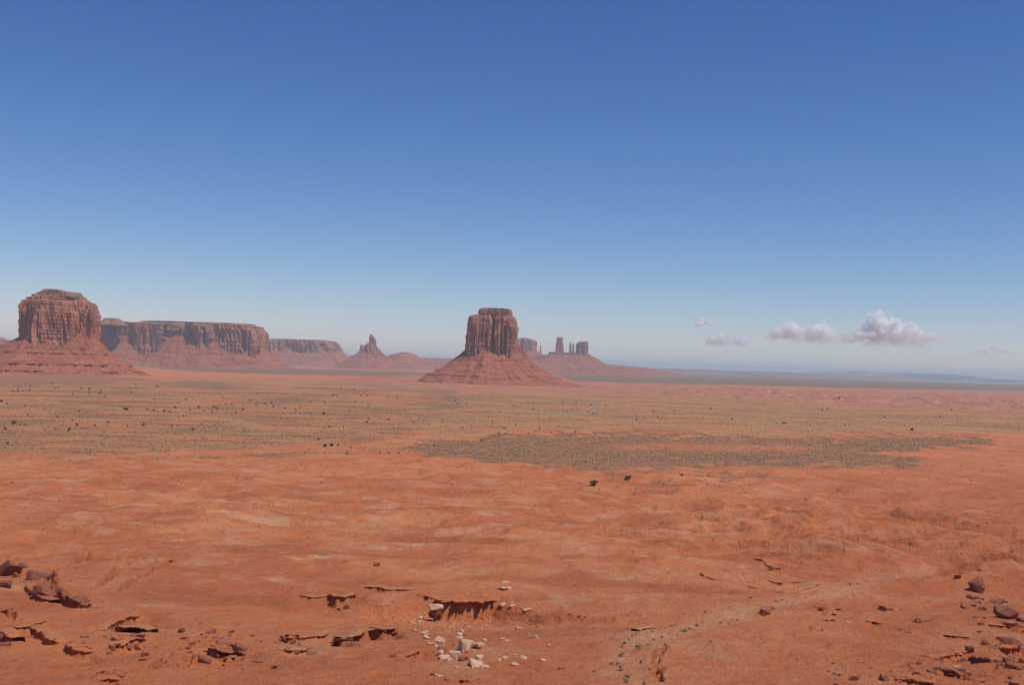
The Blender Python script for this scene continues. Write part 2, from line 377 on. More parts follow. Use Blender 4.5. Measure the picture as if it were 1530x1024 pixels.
M = dict(ground=m_ground(), cliff=m_cliff(), cliff2=m_cliff('far_cliff_sandstone', scale=2.2, varn=.9), talus=m_talus(), talus2=m_talus('far_talus_rubble', 2.0),
         dark=m_rock('dark_sandstone', (.23, .074, .043), (.30, .102, .062), (.13, .048, .034)),
         pale=m_rock('pale_sandstone', (.68, .45, .29), (.60, .37, .23), (.45, .25, .15)),
         red=m_rock('red_sandstone', (.34, .115, .060), (.40, .15, .082), (.24, .078, .045)),
         sage=m_leaf('sage_leaves', (.175, .112, .058), (.270, .180, .095)),
         pshrub=m_leaf('pale_shrub_leaves', (.56, .40, .20), (.44, .32, .16)),
         gshrub=m_leaf('grey_green_shrub_leaves', (.26, .19, .09), (.36, .26, .13)),
         juniper=m_leaf('juniper_leaves', (.125, .088, .036), (.18, .13, .055)),
         bark=m_leaf('juniper_bark', (.12, .075, .05), (.17, .11, .08)))

# ------------------------------------------------------------------ object helpers
def mesh_np(name, V, F, mat, parent=None, smooth=True, attrs=None):
    me = bpy.data.meshes.new(name); V = np.asarray(V, np.float32); F = np.asarray(F, np.int32)
    k = F.shape[1]
    me.vertices.add(len(V)); me.vertices.foreach_set('co', V.ravel())
    me.loops.add(F.size); me.loops.foreach_set('vertex_index', F.ravel())
    me.polygons.add(len(F)); me.polygons.foreach_set('loop_start', np.arange(0, F.size, k, dtype=np.int32))
    try: me.polygons.foreach_set('loop_total', np.full(len(F), k, np.int32))
    except Exception: pass
    me.update(calc_edges=True)
    if smooth: me.polygons.foreach_set('use_smooth', np.ones(len(F), bool))
    for a, vals in (attrs or {}).items():
        q = me.attributes.new(a, 'FLOAT', 'POINT'); q.data.foreach_set('value', np.asarray(vals, np.float32).ravel())
    me.materials.append(mat)
    o = bpy.data.objects.new(name, me); COL.objects.link(o)
    if parent is not None: o.parent = parent
    return o
def tag(o, label=None, cat=None, group=None, kind=None):
    if label: o['label'] = label
    if cat: o['category'] = cat
    if group: o['group'] = group
    if kind: o['kind'] = kind
    return o
def empty(name, loc, label, cat, group=None):
    o = bpy.data.objects.new(name, None); COL.objects.link(o); o.location = loc; o.empty_display_size = 1
    bpy.context.view_layer.update() if False else None
    return tag(o, label, cat, group)
def grid_faces(nr, nc, wrap=False):
    i = np.arange(nr - 1)[:, None]; j = np.arange(nc if wrap else nc - 1)[None]
    j2 = (j + 1) % nc if wrap else j + 1
    a = i * nc + j; b = i * nc + j2; c = (i + 1) * nc + j2; d = (i + 1) * nc + j
    return np.stack([a, b, c, d], -1).reshape(-1, 4)

# ------------------------------------------------------------------ the ground sheet (to the horizon, all the way round)
def land_cover(x, y):
    d = np.hypot(x, y); mx0, my0 = mapc(x, y)
    wob = 14 * fbm(mx0 / 60, my0 / 9, 3, 51); wob2 = 1.6 * fbm(mx0 / 45, my0 / 9, 3, 52)
    mx = mx0 + wob; my = my0 + wob2 * np.clip(my0 / 60, .15, 1.6)
    z = lambda *p: px2map(p)
    veg = np.zeros_like(x); tan = np.zeros_like(x); far = np.zeros_like(x); pale = np.zeros_like(x); deep = np.zeros_like(x); rose = np.zeros_like(x)
    # dense sage bed in the middle
    A = polymask(mx, my, z((600, 674), (640, 660), (760, 653), (900, 650), (1000, 648), (1100, 655), (1250, 655), (1400, 652), (1465, 656), (1475, 664), (1430, 671), (1320, 678), (1370, 686), (1400, 695), (1370, 700), (1250, 701), (1100, 703), (960, 708), (900, 712), (800, 709), (720, 700), (650, 688)), 40)
    A = sstep(.30, .72, A + .55 * fbm(x / 26, y / 50, 4, 56) * (A > .01))
    veg = np.maximum(veg, A)
    hole = polymask(mx, my, z((880, 668), (1000, 664), (1180, 666), (1240, 672), (1180, 678), (1000, 677), (900, 674)), 16)
    veg = veg * (1 - .65 * hole)
    hole = polymask(mx, my, z((1290, 680), (1330, 677), (1400, 676), (1600, 676), (1600, 690), (1420, 690), (1340, 684)), 6)
    veg = veg * (1 - hole)
    # left plain
    B = polymask(mx, my, z((-200, 575), (150, 572), (330, 566), (560, 572), (660, 580), (700, 600), (640, 640), (600, 655), (500, 668), (420, 674), (300, 681), (150, 687), (0, 691), (-200, 690)), 14)
    veg = np.maximum(veg, .78 * B); tan = np.maximum(tan, .6 * B * sstep(-.5, .4, fbm(mx0 / 90, my0 / 6, 3, 55)))
    C = linemask(mx, my, z((-60, 705), (80, 700), (180, 699), (300, 694), (420, 688), (520, 680)), 3.2)
    veg = np.maximum(veg, .8 * C)
    # right and centre plain behind the sage bed
    E = polymask(mx, my, z((640, 590), (760, 588), (900, 592), (1100, 600), (1300, 612), (1600, 622), (1600, 648), (1300, 648), (1000, 640), (760, 645), (650, 650), (600, 640)), 14)
    veg = np.maximum(veg, .55 * E); tan = np.maximum(tan, .9 * E)
    for pts, w, a in (((880, 616), (1000, 622), (1150, 627)), 3, .5), (((700, 596), (820, 598), (960, 604)), 3, .6), (((940, 604), (1200, 612), (1450, 622)), 3, .5), (((900, 648), (1050, 643), (1150, 650)), 3, .5), (((1100, 655), (1300, 652), (1460, 660)), 5, .3):
        veg = np.maximum(veg, a * linemask(mx, my, z(*pts), w))
    sN = fbm(mx0 / 130, my0 / 3.2, 4, 57, .6); sN2 = fbm(mx0 / 160 + 5, my0 / 2.4, 3, 58, .6)
    veg = veg * np.where(A > .3, 1, .30 + .95 * sstep(-.35, .5, sN)); tan = np.clip(tan * (.5 + .9 * sstep(-.3, .5, sN2)), 0, 1)
    T = np.zeros_like(x)
    for pts, w, a in ((((480, 641), (700, 637), (900, 633), (1100, 640), (1300, 641), (1600, 648)), 2.6, .8), (((60, 592), (76, 602), (200, 613), (330, 630), (400, 640), (560, 648)), 2.0, .9),
                      (((560, 676), (600, 664), (660, 654), (760, 646)), 3.5, .8), (((1040, 646), (1150, 650), (1240, 650)), 4, .9), (((940, 612), (1060, 616), (1200, 622)), 2.5, .5)):
        T = np.maximum(T, a * linemask(mx, my, z(*pts), w))
    veg = veg * (1 - .8 * T); tan = np.maximum(tan, T)
    # scattered sage patches on the near slope
    Pp = polymask(mx, my, z((900, 716), (980, 712), (1090, 712), (1180, 716), (1150, 735), (1060, 756), (980, 745), (920, 730)), 24)
    veg = np.maximum(veg, .85 * Pp * sstep(-.1, .35, fbm(x / 25, y / 25, 3, 61)))
    # far grey-green belts
    for pts, a in ((((-100, 560), (150, 560), (230, 569), (120, 574), (-100, 578)), .6), (((170, 541), (240, 538), (330, 546), (420, 551), (620, 556), (660, 561), (560, 563), (420, 560), (300, 556), (200, 548)), .9),
                   (((820, 556), (920, 555), (1100, 560), (1300, 568), (1600, 577), (1600, 586), (1300, 581), (1100, 576), (940, 573), (850, 569)), 1.0)):
        far = np.maximum(far, a * polymask(mx, my, z(*pts), 5))
    for pts, a in ((((640, 580), (820, 578), (960, 574), (1200, 581), (1600, 587), (1600, 622), (1300, 611), (1100, 600), (900, 591)), 1.0), (((430, 570), (620, 566), (900, 572), (900, 590), (600, 584)), .8), (((0, 566), (400, 562), (500, 562), (480, 578), (200, 584)), .35)):
        rose = np.maximum(rose, a * polymask(mx, my, z(*pts), 10))
    rose = np.maximum(rose, sstep(5200, 9000, d) * .8)
    dp = polymask(mx, my, z((500, 566), (640, 558), (860, 566), (900, 574), (760, 578), (560, 573)), 6)
    deep = np.maximum(deep, .7 * dp)
    rose = np.maximum(rose, .6 * sstep(.1, .7, sN2) * sstep(1500, 2600, d) * (1 - sstep(4500, 6000, d)))
    # pale salt streaks and the sandy wash of the foreground
    nz = fbm(x / 22, y / 20, 4, 71) - .25 * perlin(x / 90, y / 60, 72)
    pale = np.maximum(pale, .55 * sstep(.40, .95, nz) * sstep(180, 260, d) * (1 - sstep(700, 1000, d)))
    for q in ((150, 766, 60, 1.6), (200, 764, 30, 1.4), (325, 753, 24, 1.5), (105, 784, 22, 1.3), (620, 846, 26, 2.2), (310, 812, 30, 2.0), (565, 856, 22, 3.2), (1085, 822, 34, 2.2), (330, 795, 30, 1.6), (100, 715, 30, 2), (415, 965, 14, 4), (440, 905, 24, 2.5), (480, 903, 20, 3)):
        c0 = px2map([q[:2]], 12)[0]
        pale = np.maximum(pale, np.exp(-((mx - c0[0]) / q[2]) ** 2 - ((my - c0[1]) / (q[3] * 1.3)) ** 2))
    if WASH is not None:
        wd = np.full(x.shape, 1e9)
        m = (d > 150) & (d < 700); xx = x[m]; yy = y[m]; b = np.full(xx.shape, 1e9)
        for i in range(len(WASH) - 1):
            a = WASH[i]; e = WASH[i + 1] - a; t = np.clip(((xx - a[0]) * e[0] + (yy - a[1]) * e[1]) / (e @ e), 0, 1)
            b = np.minimum(b, np.hypot(xx - a[0] - t * e[0], yy - a[1] - t * e[1]))
        wd[m] = b
        pale = np.maximum(pale, .70 * np.exp(-(wd / 4.5) ** 2) * (.6 + .8 * np.clip(fbm(x / 8, y / 8, 2, 73), 0, 1)))
    nd = fbm(x / 55, y / 34, 3, 74)
    deep = np.maximum(deep, .8 * sstep(.15, .75, nd) * (1 - sstep(700, 950, d)))
    deep = np.maximum(deep, .45 * sstep(250, 700, mx0) * (1 - sstep(900, 1300, d)) * (.6 + .8 * np.clip(perlin(x / 45, y / 45, 75) + .4, 0, 1)))
    deep = np.maximum(deep, .3 * sstep(330, 190, d))
    return dict(veg=veg, tan=tan, far=far, pale=pale, deep=deep, rose=rose)
WASH = raymarch(zz(4, [(430, 760), (395, 660), (330, 580), (345, 500), (420, 430), (560, 385), (700, 355), (850, 310), (1000, 262), (1180, 235), (1350, 205), (1530, 160), (1900, 70)]), h_base)[:, :2]

def build_ground():
    az_f = np.linspace(rad(-28), rad(28), 1150)
    az_c = np.linspace(rad(28), rad(332), 64)[1:-1]
    az = np.concatenate([az_f, az_c])
    rs = [2.0]
    while rs[-1] < 70000:
        r = rs[-1]
        q = 1.06 if r < 130 else 1.0030 if r < 420 else 1.0042 if r < 1000 else 1.008 if r < 6000 else 1.03
        rs.append(r * q)
    rs = np.array(rs)
    R, A = np.meshgrid(rs, az, indexing='ij'); X = R * np.sin(A); Y = R * np.cos(A)
    x = X.ravel(); y = Y.ravel(); z = h_full(x, y)
    at = land_cover(x, y)
    V = np.stack([x, y, z], -1); nc = len(az); F = grid_faces(len(rs), nc, True)[:, ::-1]
    V = np.vstack([V, [[0, 0, 80.3]]]); at = {k: np.append(v, 0) for k, v in at.items()}
    c = len(V) - 1; j = np.arange(nc); j2 = (j + 1) % nc
    tri = np.stack([np.full(nc, c), j2, j, np.full(nc, c)], -1)
    print('ground verts', len(V), 'zmin', z.min())
    o = mesh_np('ground', V, F, M['ground'], attrs=at)
    # close the middle
    bm = bmesh.new(); vs = [bm.verts.new(v) for v in V[:nc]]; cv = bm.verts.new((0, 0, 80.3))
    bm.free()
    tag(o, kind='structure'); return o, z.min()
GROUND, ZMIN = build_ground()

# ------------------------------------------------------------------ buttes
PL_BOX = [(-1, -.2), (-.93, -.72), (-.55, -.95), (-.1, -.88), (.35, -1), (.8, -.82), (1, -.3), (.97, .4), (.6, .95), (0, 1), (-.6, .92), (-.96, .5)]
PL_CORNER = [(-1, .15), (-.86, -.35), (-.55, -.62), (-.22, -.92), (-.02, -1), (.25, -.8), (.6, -.45), (.92, -.08), (1, .25), (.75, .8), (.1, 1), (-.6, .85)]
PL_OVAL = [(math.cos(a), math.sin(a)) for a in np.linspace(math.pi, 3 * math.pi, 24, endpoint=False)]
def body(name, mat, D, L, R, plan, nu, nv, depth, kd=0.0, disp=None, parent=None, cap_z=0.0, tone=0.0, smooth=True, zlow=None, junc=None):
    """closed rock body: left and right silhouettes (photo pixels at distance D), plan outline, relief function"""
    Lw = P(*np.array(L, float).T, D); Rw = P(*np.array(R, float).T, D)
    Lw = Lw[np.argsort(Lw[:, 2])]; Rw = Rw[np.argsort(Rw[:, 2])]
    z1 = max(Lw[-1, 2], Rw[-1, 2]); z0 = min(Lw[0, 2], Rw[0, 2]) if zlow is None else zlow
    zs = np.linspace(z0, z1, nv)
    xl = np.interp(zs, Lw[:, 2], Lw[:, 0]); xr = np.interp(zs, Rw[:, 2], Rw[:, 0])
    cx = (xl + xr) / 2; hw = (xr - xl) / 2
    if junc: hj = np.interp(P(junc[0], junc[1], D)[2], zs, hw); kd = kd or 1.0
    dep = np.maximum(depth + (hw - (hj if junc else hw.min())) * kd, depth * .3) if kd else depth * (hw / hw.max()) ** .5
    p = np.array(plan + [plan[0]]); L_ = np.hypot(*(p[1:] - p[:-1]).T); S = np.concatenate([[0], np.cumsum(L_)])
    u = np.linspace(0, S[-1], nu, endpoint=False)
    ux = np.interp(u, S, p[:, 0]); uy = np.interp(u, S, p[:, 1])
    kk = np.hanning(max(5, nu // 45) | 1); kk /= kk.sum(); h = len(kk) // 2
    ux = np.convolve(np.concatenate([ux[-h:], ux, ux[:h]]), kk, 'valid'); uy = np.convolve(np.concatenate([uy[-h:], uy, uy[:h]]), kk, 'valid')
    ux /= np.abs(ux).max()
    X = cx[:, None] + hw[:, None] * ux; Y = D + dep[:, None] * uy; Z = np.repeat(zs[:, None], nu, 1)
    tx = np.roll(X, -1, 1) - np.roll(X, 1, 1); ty = np.roll(Y, -1, 1) - np.roll(Y, 1, 1); ln = np.hypot(tx, ty) + 1e-6
    nx, ny = ty / ln, -tx / ln
    arc = np.cumsum(ln / 2, 1); arc = arc[nv // 2][None] * np.ones((nv, 1))
    per = arc[0, -1]
    if disp is not None:
        tt = (Z - z0) / (z1 - z0)
        dd, dz = disp(X, Y, Z, arc, tt, per)
        # keep the ring closed
        X = X + nx * dd; Y = Y + ny * dd; Z = Z + dz
    V = np.stack([X, Y, Z], -1).reshape(-1, 3)
    F = grid_faces(nv, nu, True)
    # cap rows shrinking to the middle
    rows = [V]; last = np.stack([X[-1], Y[-1], Z[-1]], -1); c = last.mean(0)
    prev = (nv - 1) * nu; FF = [F]
    for k, f in enumerate((.96, .85, .65, .4, .15)):
        q = c + (last - c) * f; q[:, 2] = last[:, 2] * f + c[2] * (1 - f) + cap_z * (1 - f) + (z1 - z0) * .02 * fbm(q[:, 0] / 30, q[:, 1] / 30, 2, 5)
        base = sum(len(r) for r in rows); rows.append(q)
        j = np.arange(nu); j2 = (j + 1) % nu
        FF.append(np.stack([prev + j, prev + j2, base + j2, base + j], -1)); prev = base
    V = np.vstack(rows); F = np.vstack(FF)
    tn = np.full(len(V), tone)
    o = mesh_np(name, V, F, mat, smooth=smooth, attrs={'tone': tn})
    if parent is not None:
        o.parent = parent; o.matrix_parent_inverse = Matrix.Translation(-Vector(parent.location))
    return o
def cliff_disp(D, amp, wl, seed, clefts=(), bed=1.0, topround=0.015):
    cw = [(P(c[0], 512, D)[0], c[1] * D / F_PX, c[2], P(c[0], c[3], D)[2], P(c[0], c[4], D)[2]) for c in clefts]
    def f(X, Y, Z, arc, tt, per):
        wrap = np.minimum(arc, per - arc)            # symmetric so that the seam at the left closes
        a = np.where(arc > per / 2, per - arc + 1e3, arc); a = arc
        s = sstep(0, per * .02, wrap)
        w = perlin(a / (wl * 3), Z / (wl * 6), seed + 3) * wl
        n = ridged((a + w) / wl, Z / (wl * 7), 1, seed)
        n2 = -np.abs(perlin((a + w * .6) / (wl * .33), Z / (wl * 3), seed + 1)) * 2
        n3 = perlin(a / (wl * .12), Z / (wl * .5), seed + 2)
        n4 = perlin(X / (wl * 2.6) + 9, Z / (wl * 5), seed + 7)
        blk = np.round(perlin(a / (wl * .9), Z / (wl * .8), seed + 12) * 3) / 3
        d = amp * (.75 * (n - .5) + .50 * n2 + .14 * n3 + .75 * n4 + .18 * blk)
        b1 = perlin(Z / (wl * .35) + a / (wl * 20), a / (wl * 9), seed + 5)
        d = d + bed * amp * .10 * np.sign(b1) * np.abs(b1) ** .5
        d = (d + .10 * amp) * s
        front = Y < D
        for (x0, wd, dep, zt, zb) in cw:
            m = np.exp(-((X - x0 - 1.0 * perlin(Z / 30, Z * 0, 3) * wd * .4) / wd) ** 4) * front * sstep(zt + 12, zt - 12, Z) * sstep(zb - 30, zb, Z)
            d = d - dep * m
        d = d - amp * .25 * sstep(1 - topround, 1.0, tt) ** 2
        return d, 0 * d
    return f
def talus_disp(D, amp, wl, seed, ledges=(), lobes=(), base_w=20):
    lz = [(P(x, y, D)[2], a, w) for (x, y, a, w) in ledges]
    lb = [(P(x, 512, D)[0], w * D / F_PX, a) for (x, w, a) in lobes]
    def f(X, Y, Z, arc, tt, per):
        wrap = np.minimum(arc, per - arc); s = sstep(0, per * .02, wrap)
        ang = arc / per
        n = fbm(arc / wl, Z / (wl * 2.5), 4, seed, .6)
        gul = -np.abs(perlin(arc / (wl * .8) + perlin(Z / wl, arc / wl, 9) * .3, Z / (wl * 5), seed + 4)) * 1.6
        d = amp * (.55 * n + .6 * gul + .3) * s * (1 - .7 * sstep(.12, 0, tt))
        for (zl, a, w) in lz:
            on = sstep(-.1, .3, fbm(arc / (wl * .9), arc * 0 + zl, 3, seed + 9) + .12)
            zz_ = Z - zl - 4.5 * fbm(arc / (wl * .9), arc * 0, 3, seed + 8)
            saw = sstep(-1.2, 1.2, zz_) * np.exp(-np.maximum(zz_, 0) / w)
            jag = .7 + .9 * perlin(arc / (wl * .12), arc * 0, seed + 19)
            d = d + a * on * saw * jag
        for (x0, w, a) in lb:
            d = d + a * np.exp(-((X - x0) / w) ** 2) * (Y < D) * sstep(0, .6, tt)
        return d, .6 * amp * .12 * fbm(X / (wl * .3), Y / (wl * .3), 2, seed + 2) * s
    return f

def butte(name, cat, label, D, base_px, group=None):
    q = P(*base_px, D); return empty(name, (q[0], D, 0), label, cat, group)

def build_buttes():
    # ---- central butte
    D = 4850
    b = butte('butte', 'butte', 'tall dark red butte with a flat cap on a talus cone in the centre', D, (735, 575))
    body('talus_slope', M['talus'], D, [(560, 588), (600, 583), (622, 570), (638, 560), (660, 550), (680, 536), (697, 522), (712, 505)], [(905, 588), (885, 580), (858, 574), (840, 568), (815, 556), (793, 542), (775, 526), (762, 505)], PL_OVAL, 900, 150, 92, 1.0,
         talus_disp(D, 13, 42, 100, [(650, 553, 9, 9), (660, 560, 13, 9), (680, 545, 6, 7), (760, 572, 8, 6), (700, 538, 5, 6), (740, 566, 8, 6)], [(728, 16, 26), (775, 10, 18), (740, 8, -10)]),b, junc=(730, 531))
    body('cliff', M['cliff'], D, [(693, 545), (696, 526), (697, 515), (699, 500), (701, 485), (703, 475), (705, 472), (708, 472)], [(776, 545), (772, 526), (772, 510), (772, 490), (770, 478), (768, 474), (765, 473)], PL_BOX, 900, 150, 105, 0,
         cliff_disp(D, 12, 27, 200, [(736, 2.4, 46, 473, 530), (749, 2.0, 34, 478, 545), (755, 2.0, 40, 490, 545), (727, 1.6, 22, 498, 545), (716, 1.0, 9, 484, 520), (766, 1.2, 12, 476, 530)]), b)
    body('caprock', M['cliff'], D, [(716.5, 476), (716, 471), (714.5, 468), (715, 464), (717.5, 461.5), (719, 460.8)], [(764, 476), (764.5, 472), (765.5, 469), (764.5, 465), (763, 463), (760, 462.3)], PL_BOX, 500, 40, 80, 0,
         cliff_disp(D, 9, 14, 230, bed=1.6), b, tone=.6)
    # ---- left butte
    D = 4250
    b = butte('butte', 'butte', 'massive round shouldered red butte with a domed layered top at the left edge', D, (80, 560))
    body('talus_slope', M['talus'], D, [(-190, 566), (-110, 556), (-60, 540), (-20, 530), (5, 515), (25, 505), (40, 490)], [(228, 566), (203, 558.5), (186, 550), (170, 539), (157, 527), (147, 514), (140, 504), (128, 492)], PL_CORNER, 1000, 150, 158, .95,
         talus_disp(D, 11, 50, 300, [(80, 528, 10, 8), (80, 544, 16, 9), (80, 553.5, 15, 8), (40, 519, 6, 6)], [(62, 7, 12), (125, 10, 16), (96, 5, 9)]),b, junc=(85, 513))
    body('cliff', M['cliff'], D, [(24, 530), (28, 510), (31, 488), (33, 468), (35, 459), (37, 453), (38, 451)], [(146, 530), (143, 512), (141.3, 495), (140, 480), (138, 470), (135.5, 462), (133.5, 457), (131.5, 452)], PL_CORNER, 1100, 170, 170, 0,
         cliff_disp(D, 17, 32, 410, [(84, 1.8, 32, 456, 512), (46, 2.0, 20, 462, 512), (38, 1.5, 12, 460, 512), (70, 1.2, 10, 470, 512), (60, 1.5, 10, 458, 512), (128, 1.2, 10, 462, 505)], .8), b)
    body('upper_terrace', M['cliff'], D, [(40, 455), (41, 449), (42, 444.5), (49, 444), (51, 440.5), (58, 440)], [(133, 458), (131, 452), (129.5, 449), (124, 446.5), (122, 443), (119, 442.5)], PL_CORNER, 700, 60, 140, 0,
         cliff_disp(D, 8, 18, 430, bed=2.2), b, tone=.35)
    body('caprock', M['cliff'], D, [(60, 444), (62, 438), (68, 437), (69, 433.5), (72, 432.5)], [(121, 446), (119.5, 440), (118.5, 437.5), (104, 437), (92, 433.5)], PL_BOX, 500, 40, 80, 0,
         cliff_disp(D, 7, 14, 440, bed=1.6), b, tone=.7)
    body('side_pinnacle', M['cliff'], D - 30, [(134, 482), (134.5, 465), (134.5, 461), (136, 458)], [(142.5, 482), (143.2, 469), (143.2, 462), (141, 458.5)], PL_OVAL, 120, 50, 9, 0, cliff_disp(D, 4, 10, 450), b)
    # ---- long mesa on the left
    D = 8600
    b = butte('mesa', 'mesa', 'long flat topped purple red mesa running right behind the left butte', D, (270, 545))
    body('talus_slope', M['talus2'], D, [(60, 556), (100, 544), (120, 530), (135, 520), (150, 505), (170, 490)], [(470, 560), (440, 552), (417, 541), (405, 530), (396, 519), (390, 505), (370, 490)], PL_BOX, 1200, 80, 330, 1.0,
         talus_disp(D, 14, 90, 500, [(350, 530, 10, 14), (350, 537, 8, 12)], [(175, 12, 22), (330, 12, 24), (230, 14, -20), (290, 12, 6)]),b, junc=(300, 525))
    PLM = [(-1, -.3), (-.97, -.7), (-.9, -1.0), (-.82, -1.1), (-.72, -1.12), (-.66, -.75), (-.52, -.62), (-.3, -.95), (-.05, -.98), (.06, -.72), (.28, -.68), (.36, -1.0), (.5, -.98), (.55, -.85), (.78, -.9), (.95, -.85), (1, -.4), (.98, .4), (.6, .9), (-.6, .9), (-.95, .4)]
    body('cliff', M['cliff2'], D, [(125, 535), (130, 500), (132, 484), (135, 481)], [(397, 535), (395, 512), (394, 500), (391, 495), (388, 492)], PLM, 1600, 90, 330, 0,
         cliff_disp(D, 28, 58, 520, [(308, 3.5, 60, 491, 520), (321, 2, 40, 492, 520), (265, 3, 60, 488, 502), (183, 3, 90, 484, 520), (155, 3, 60, 482, 512), (377, 3, 40, 496, 520), (346, 2, 30, 494, 510), (167, 1.5, 25, 482, 510), (385, 1.5, 30, 496, 520)]), b)
    body('caprock', M['cliff2'], D, [(205, 487), (212, 483), (218, 481), (228, 480.3)], [(394, 499), (389, 491), (386, 488), (380, 486.5)], PL_BOX, 800, 40, 250, 0, cliff_disp(D, 16, 40, 530, bed=1.8), b, tone=.7)
    body('upper_terrace', M['cliff2'], D - 330, [(148, 486), (153, 481), (158, 476), (162, 475.5)], [(187, 486), (184, 482), (180, 478.5), (176, 476)], PL_BOX, 260, 40, 90, 0, cliff_disp(D, 10, 30, 540, bed=1.8), b, tone=.4)
    # ---- second, farther mesa
    D = 13500
    b = butte('mesa', 'mesa', 'pale hazy flat mesa with a sloping right end between the long mesa and the spires', D, (455, 545))
    body('talus_slope', M['talus2'], D, [(300, 552), (360, 540), (385, 525), (400, 510)], [(560, 560), (540, 546), (525, 537), (515, 530), (508, 524), (500, 512)], PL_BOX, 700, 60, 330, 1.0, talus_disp(D, 30, 160, 600, [(450, 540, 8, 16)]),b, junc=(450, 527))
    body('cliff', M['cliff2'], D, [(380, 535), (384, 510), (386, 508)], [(512, 532), (510, 522), (506, 516), (500, 511), (496, 510)], PL_BOX, 800, 60, 330, 0, cliff_disp(D, 36, 80, 610, [(400, 3, 60, 511, 530), (470, 2.5, 50, 514, 530), (487, 2, 50, 514, 530), (447, 4, 40, 514, 530)]), b)
    body('caprock', M['cliff2'], D, [(384, 510), (390, 507.5), (410, 506.5)], [(504, 514), (498, 510.5), (490, 509.5)], PL_BOX, 500, 24, 280, 0, cliff_disp(D, 14, 50, 620, bed=1.5), b, tone=.6)
    # ---- spire butte
    D = 11500
    b = butte('spire_butte', 'butte', 'small ragged spire butte like a broken castle left of the central butte', D, (553, 545))
    body('talus_slope', M['talus2'], D, [(470, 560), (500, 548), (520, 537), (530, 531), (538, 524), (547, 515)], [(640, 560), (610, 550), (585, 539), (575, 531), (570, 527), (560, 516)], PL_OVAL, 500, 70, 50, .9, talus_disp(D, 16, 60, 640, [(550, 540, 8, 10), (550, 533, 6, 8)]),b, junc=(552, 527))
    body('spire', M['cliff2'], D, [(551, 530), (551.5, 515), (552, 503), (553, 500.5), (554, 500)], [(563, 530), (562, 516), (561.5, 508), (559, 504), (556, 501.5)], PL_BOX, 160, 60, 35, 0, cliff_disp(D, 9, 26, 650, [(557, .6, 18, 500, 520)]), b)
    body('lower_tower', M['cliff2'], D - 20, [(547, 530), (547.5, 516), (549, 512.5), (550, 512)], [(564, 530), (560, 518), (556, 513), (553, 512)], PL_BOX, 160, 50, 50, 0, cliff_disp(D, 9, 30, 655), b)
    body('side_pinnacle', M['cliff2'], D, [(538, 532), (538, 520), (539, 515.5), (540, 515)], [(547, 532), (545, 521), (543, 518), (541, 515.5)], PL_BOX, 120, 40, 30, 0, cliff_disp(D, 7, 24, 660), b)
    body('shoulder', M['cliff2'], D, [(560, 532), (561, 524), (563, 521.5)], [(571, 532), (569.5, 525), (568, 522.5), (566, 521.5)], PL_BOX, 120, 30, 40, 0, cliff_disp(D, 6, 24, 665), b)
    # ---- low mound
    D = 13200
    b = butte('low_mound', 'mound', 'low rounded hazy mound just right of the spire butte', D, (603, 545))
    body('talus_slope', M['talus2'], D, [(540, 556), (565, 541), (578, 533), (586, 530), (595, 528), (600, 526.5)], [(680, 560), (650, 546), (632, 537), (625, 533.5), (617, 529), (608, 526.7)], PL_OVAL, 500, 60, 120, .9, talus_disp(D, 10, 80, 680, [(600, 532, 14, 14), (600, 536, 14, 12), (620, 541, 10, 12)]), b)
    # ---- low plateau behind everything
    D = 15500
    b = butte('low_plateau', 'plateau', 'low hazy plateau strip low on the horizon behind the central butte', D, (700, 548))
    body('talus_slope', M['talus2'], D, [(350, 552), (420, 541), (470, 534), (500, 531.5)], [(1080, 572), (1000, 557), (960, 549.5), (900, 544.5), (860, 543)], PL_BOX, 900, 50, 700, 1.0, talus_disp(D, 40, 200, 700, [(700, 540, 25, 18), (700, 545, 30, 16)]), b)
    # ---- towers on the right of the central butte
    D = 12000
    b = butte('tower_group', 'butte', 'row of thin hazy towers on a long ridge right of the central butte', D, (850, 548))
    body('talus_slope', M['talus2'], D, [(700, 562), (740, 548), (790, 537), (805, 531), (820, 530)], [(985, 566), (960, 557.5), (940, 551.5), (920, 547.5), (905, 545), (892, 537), (882, 531), (876, 528)], PL_BOX, 900, 80, 75, .8, talus_disp(D, 16, 90, 720, [(850, 535, 14, 10), (850, 541, 14, 10), (850, 546, 16, 12), (850, 551, 16, 12)], [(800, 12, -40)]),b, junc=(850, 531))
    body('square_tower', M['cliff2'], D, [(829, 536), (830, 524), (830.5, 515), (832, 507), (832.5, 504.5), (834, 504)], [(843, 536), (842, 522), (841.5, 512), (841, 506), (840.5, 504.5), (839, 504)], PL_BOX, 200, 60, 42, 0, cliff_disp(D, 7, 26, 730), b)
    body('thin_tower', M['cliff2'], D, [(850, 538), (850.5, 524), (851, 514), (851.6, 511.5)], [(855.4, 538), (854.5, 524), (853.8, 514), (852.6, 511.5)], PL_OVAL, 80, 50, 18, 0, cliff_disp(D, 4, 20, 740), b)
    body('thin_tower', M['cliff2'], D + 10, [(854.5, 538), (855, 524), (855.6, 514.5), (856.3, 513)], [(859, 538), (858.3, 524), (858, 514.5), (857.5, 513)], PL_OVAL, 80, 50, 18, 0, cliff_disp(D, 4, 20, 742), b)
    body('block_tower', M['cliff2'], D, [(860, 538), (860.5, 524), (861, 516), (863.5, 512), (866, 511.5)], [(881, 538), (879, 526), (878.5, 514), (878, 511.3), (876, 511)], PL_BOX, 240, 60, 70, 0, cliff_disp(D, 8, 26, 750, [(862.5, .6, 20, 512, 530)]), b)
    body('block_knob', M['cliff2'], D, [(874.5, 514), (875, 511), (875.6, 510.3)], [(878.6, 514), (878.4, 511), (877.5, 510.2)], PL_OVAL, 60, 16, 16, 0, None, b)
    # ---- block mesa and needle behind the central butte
    D = 13000
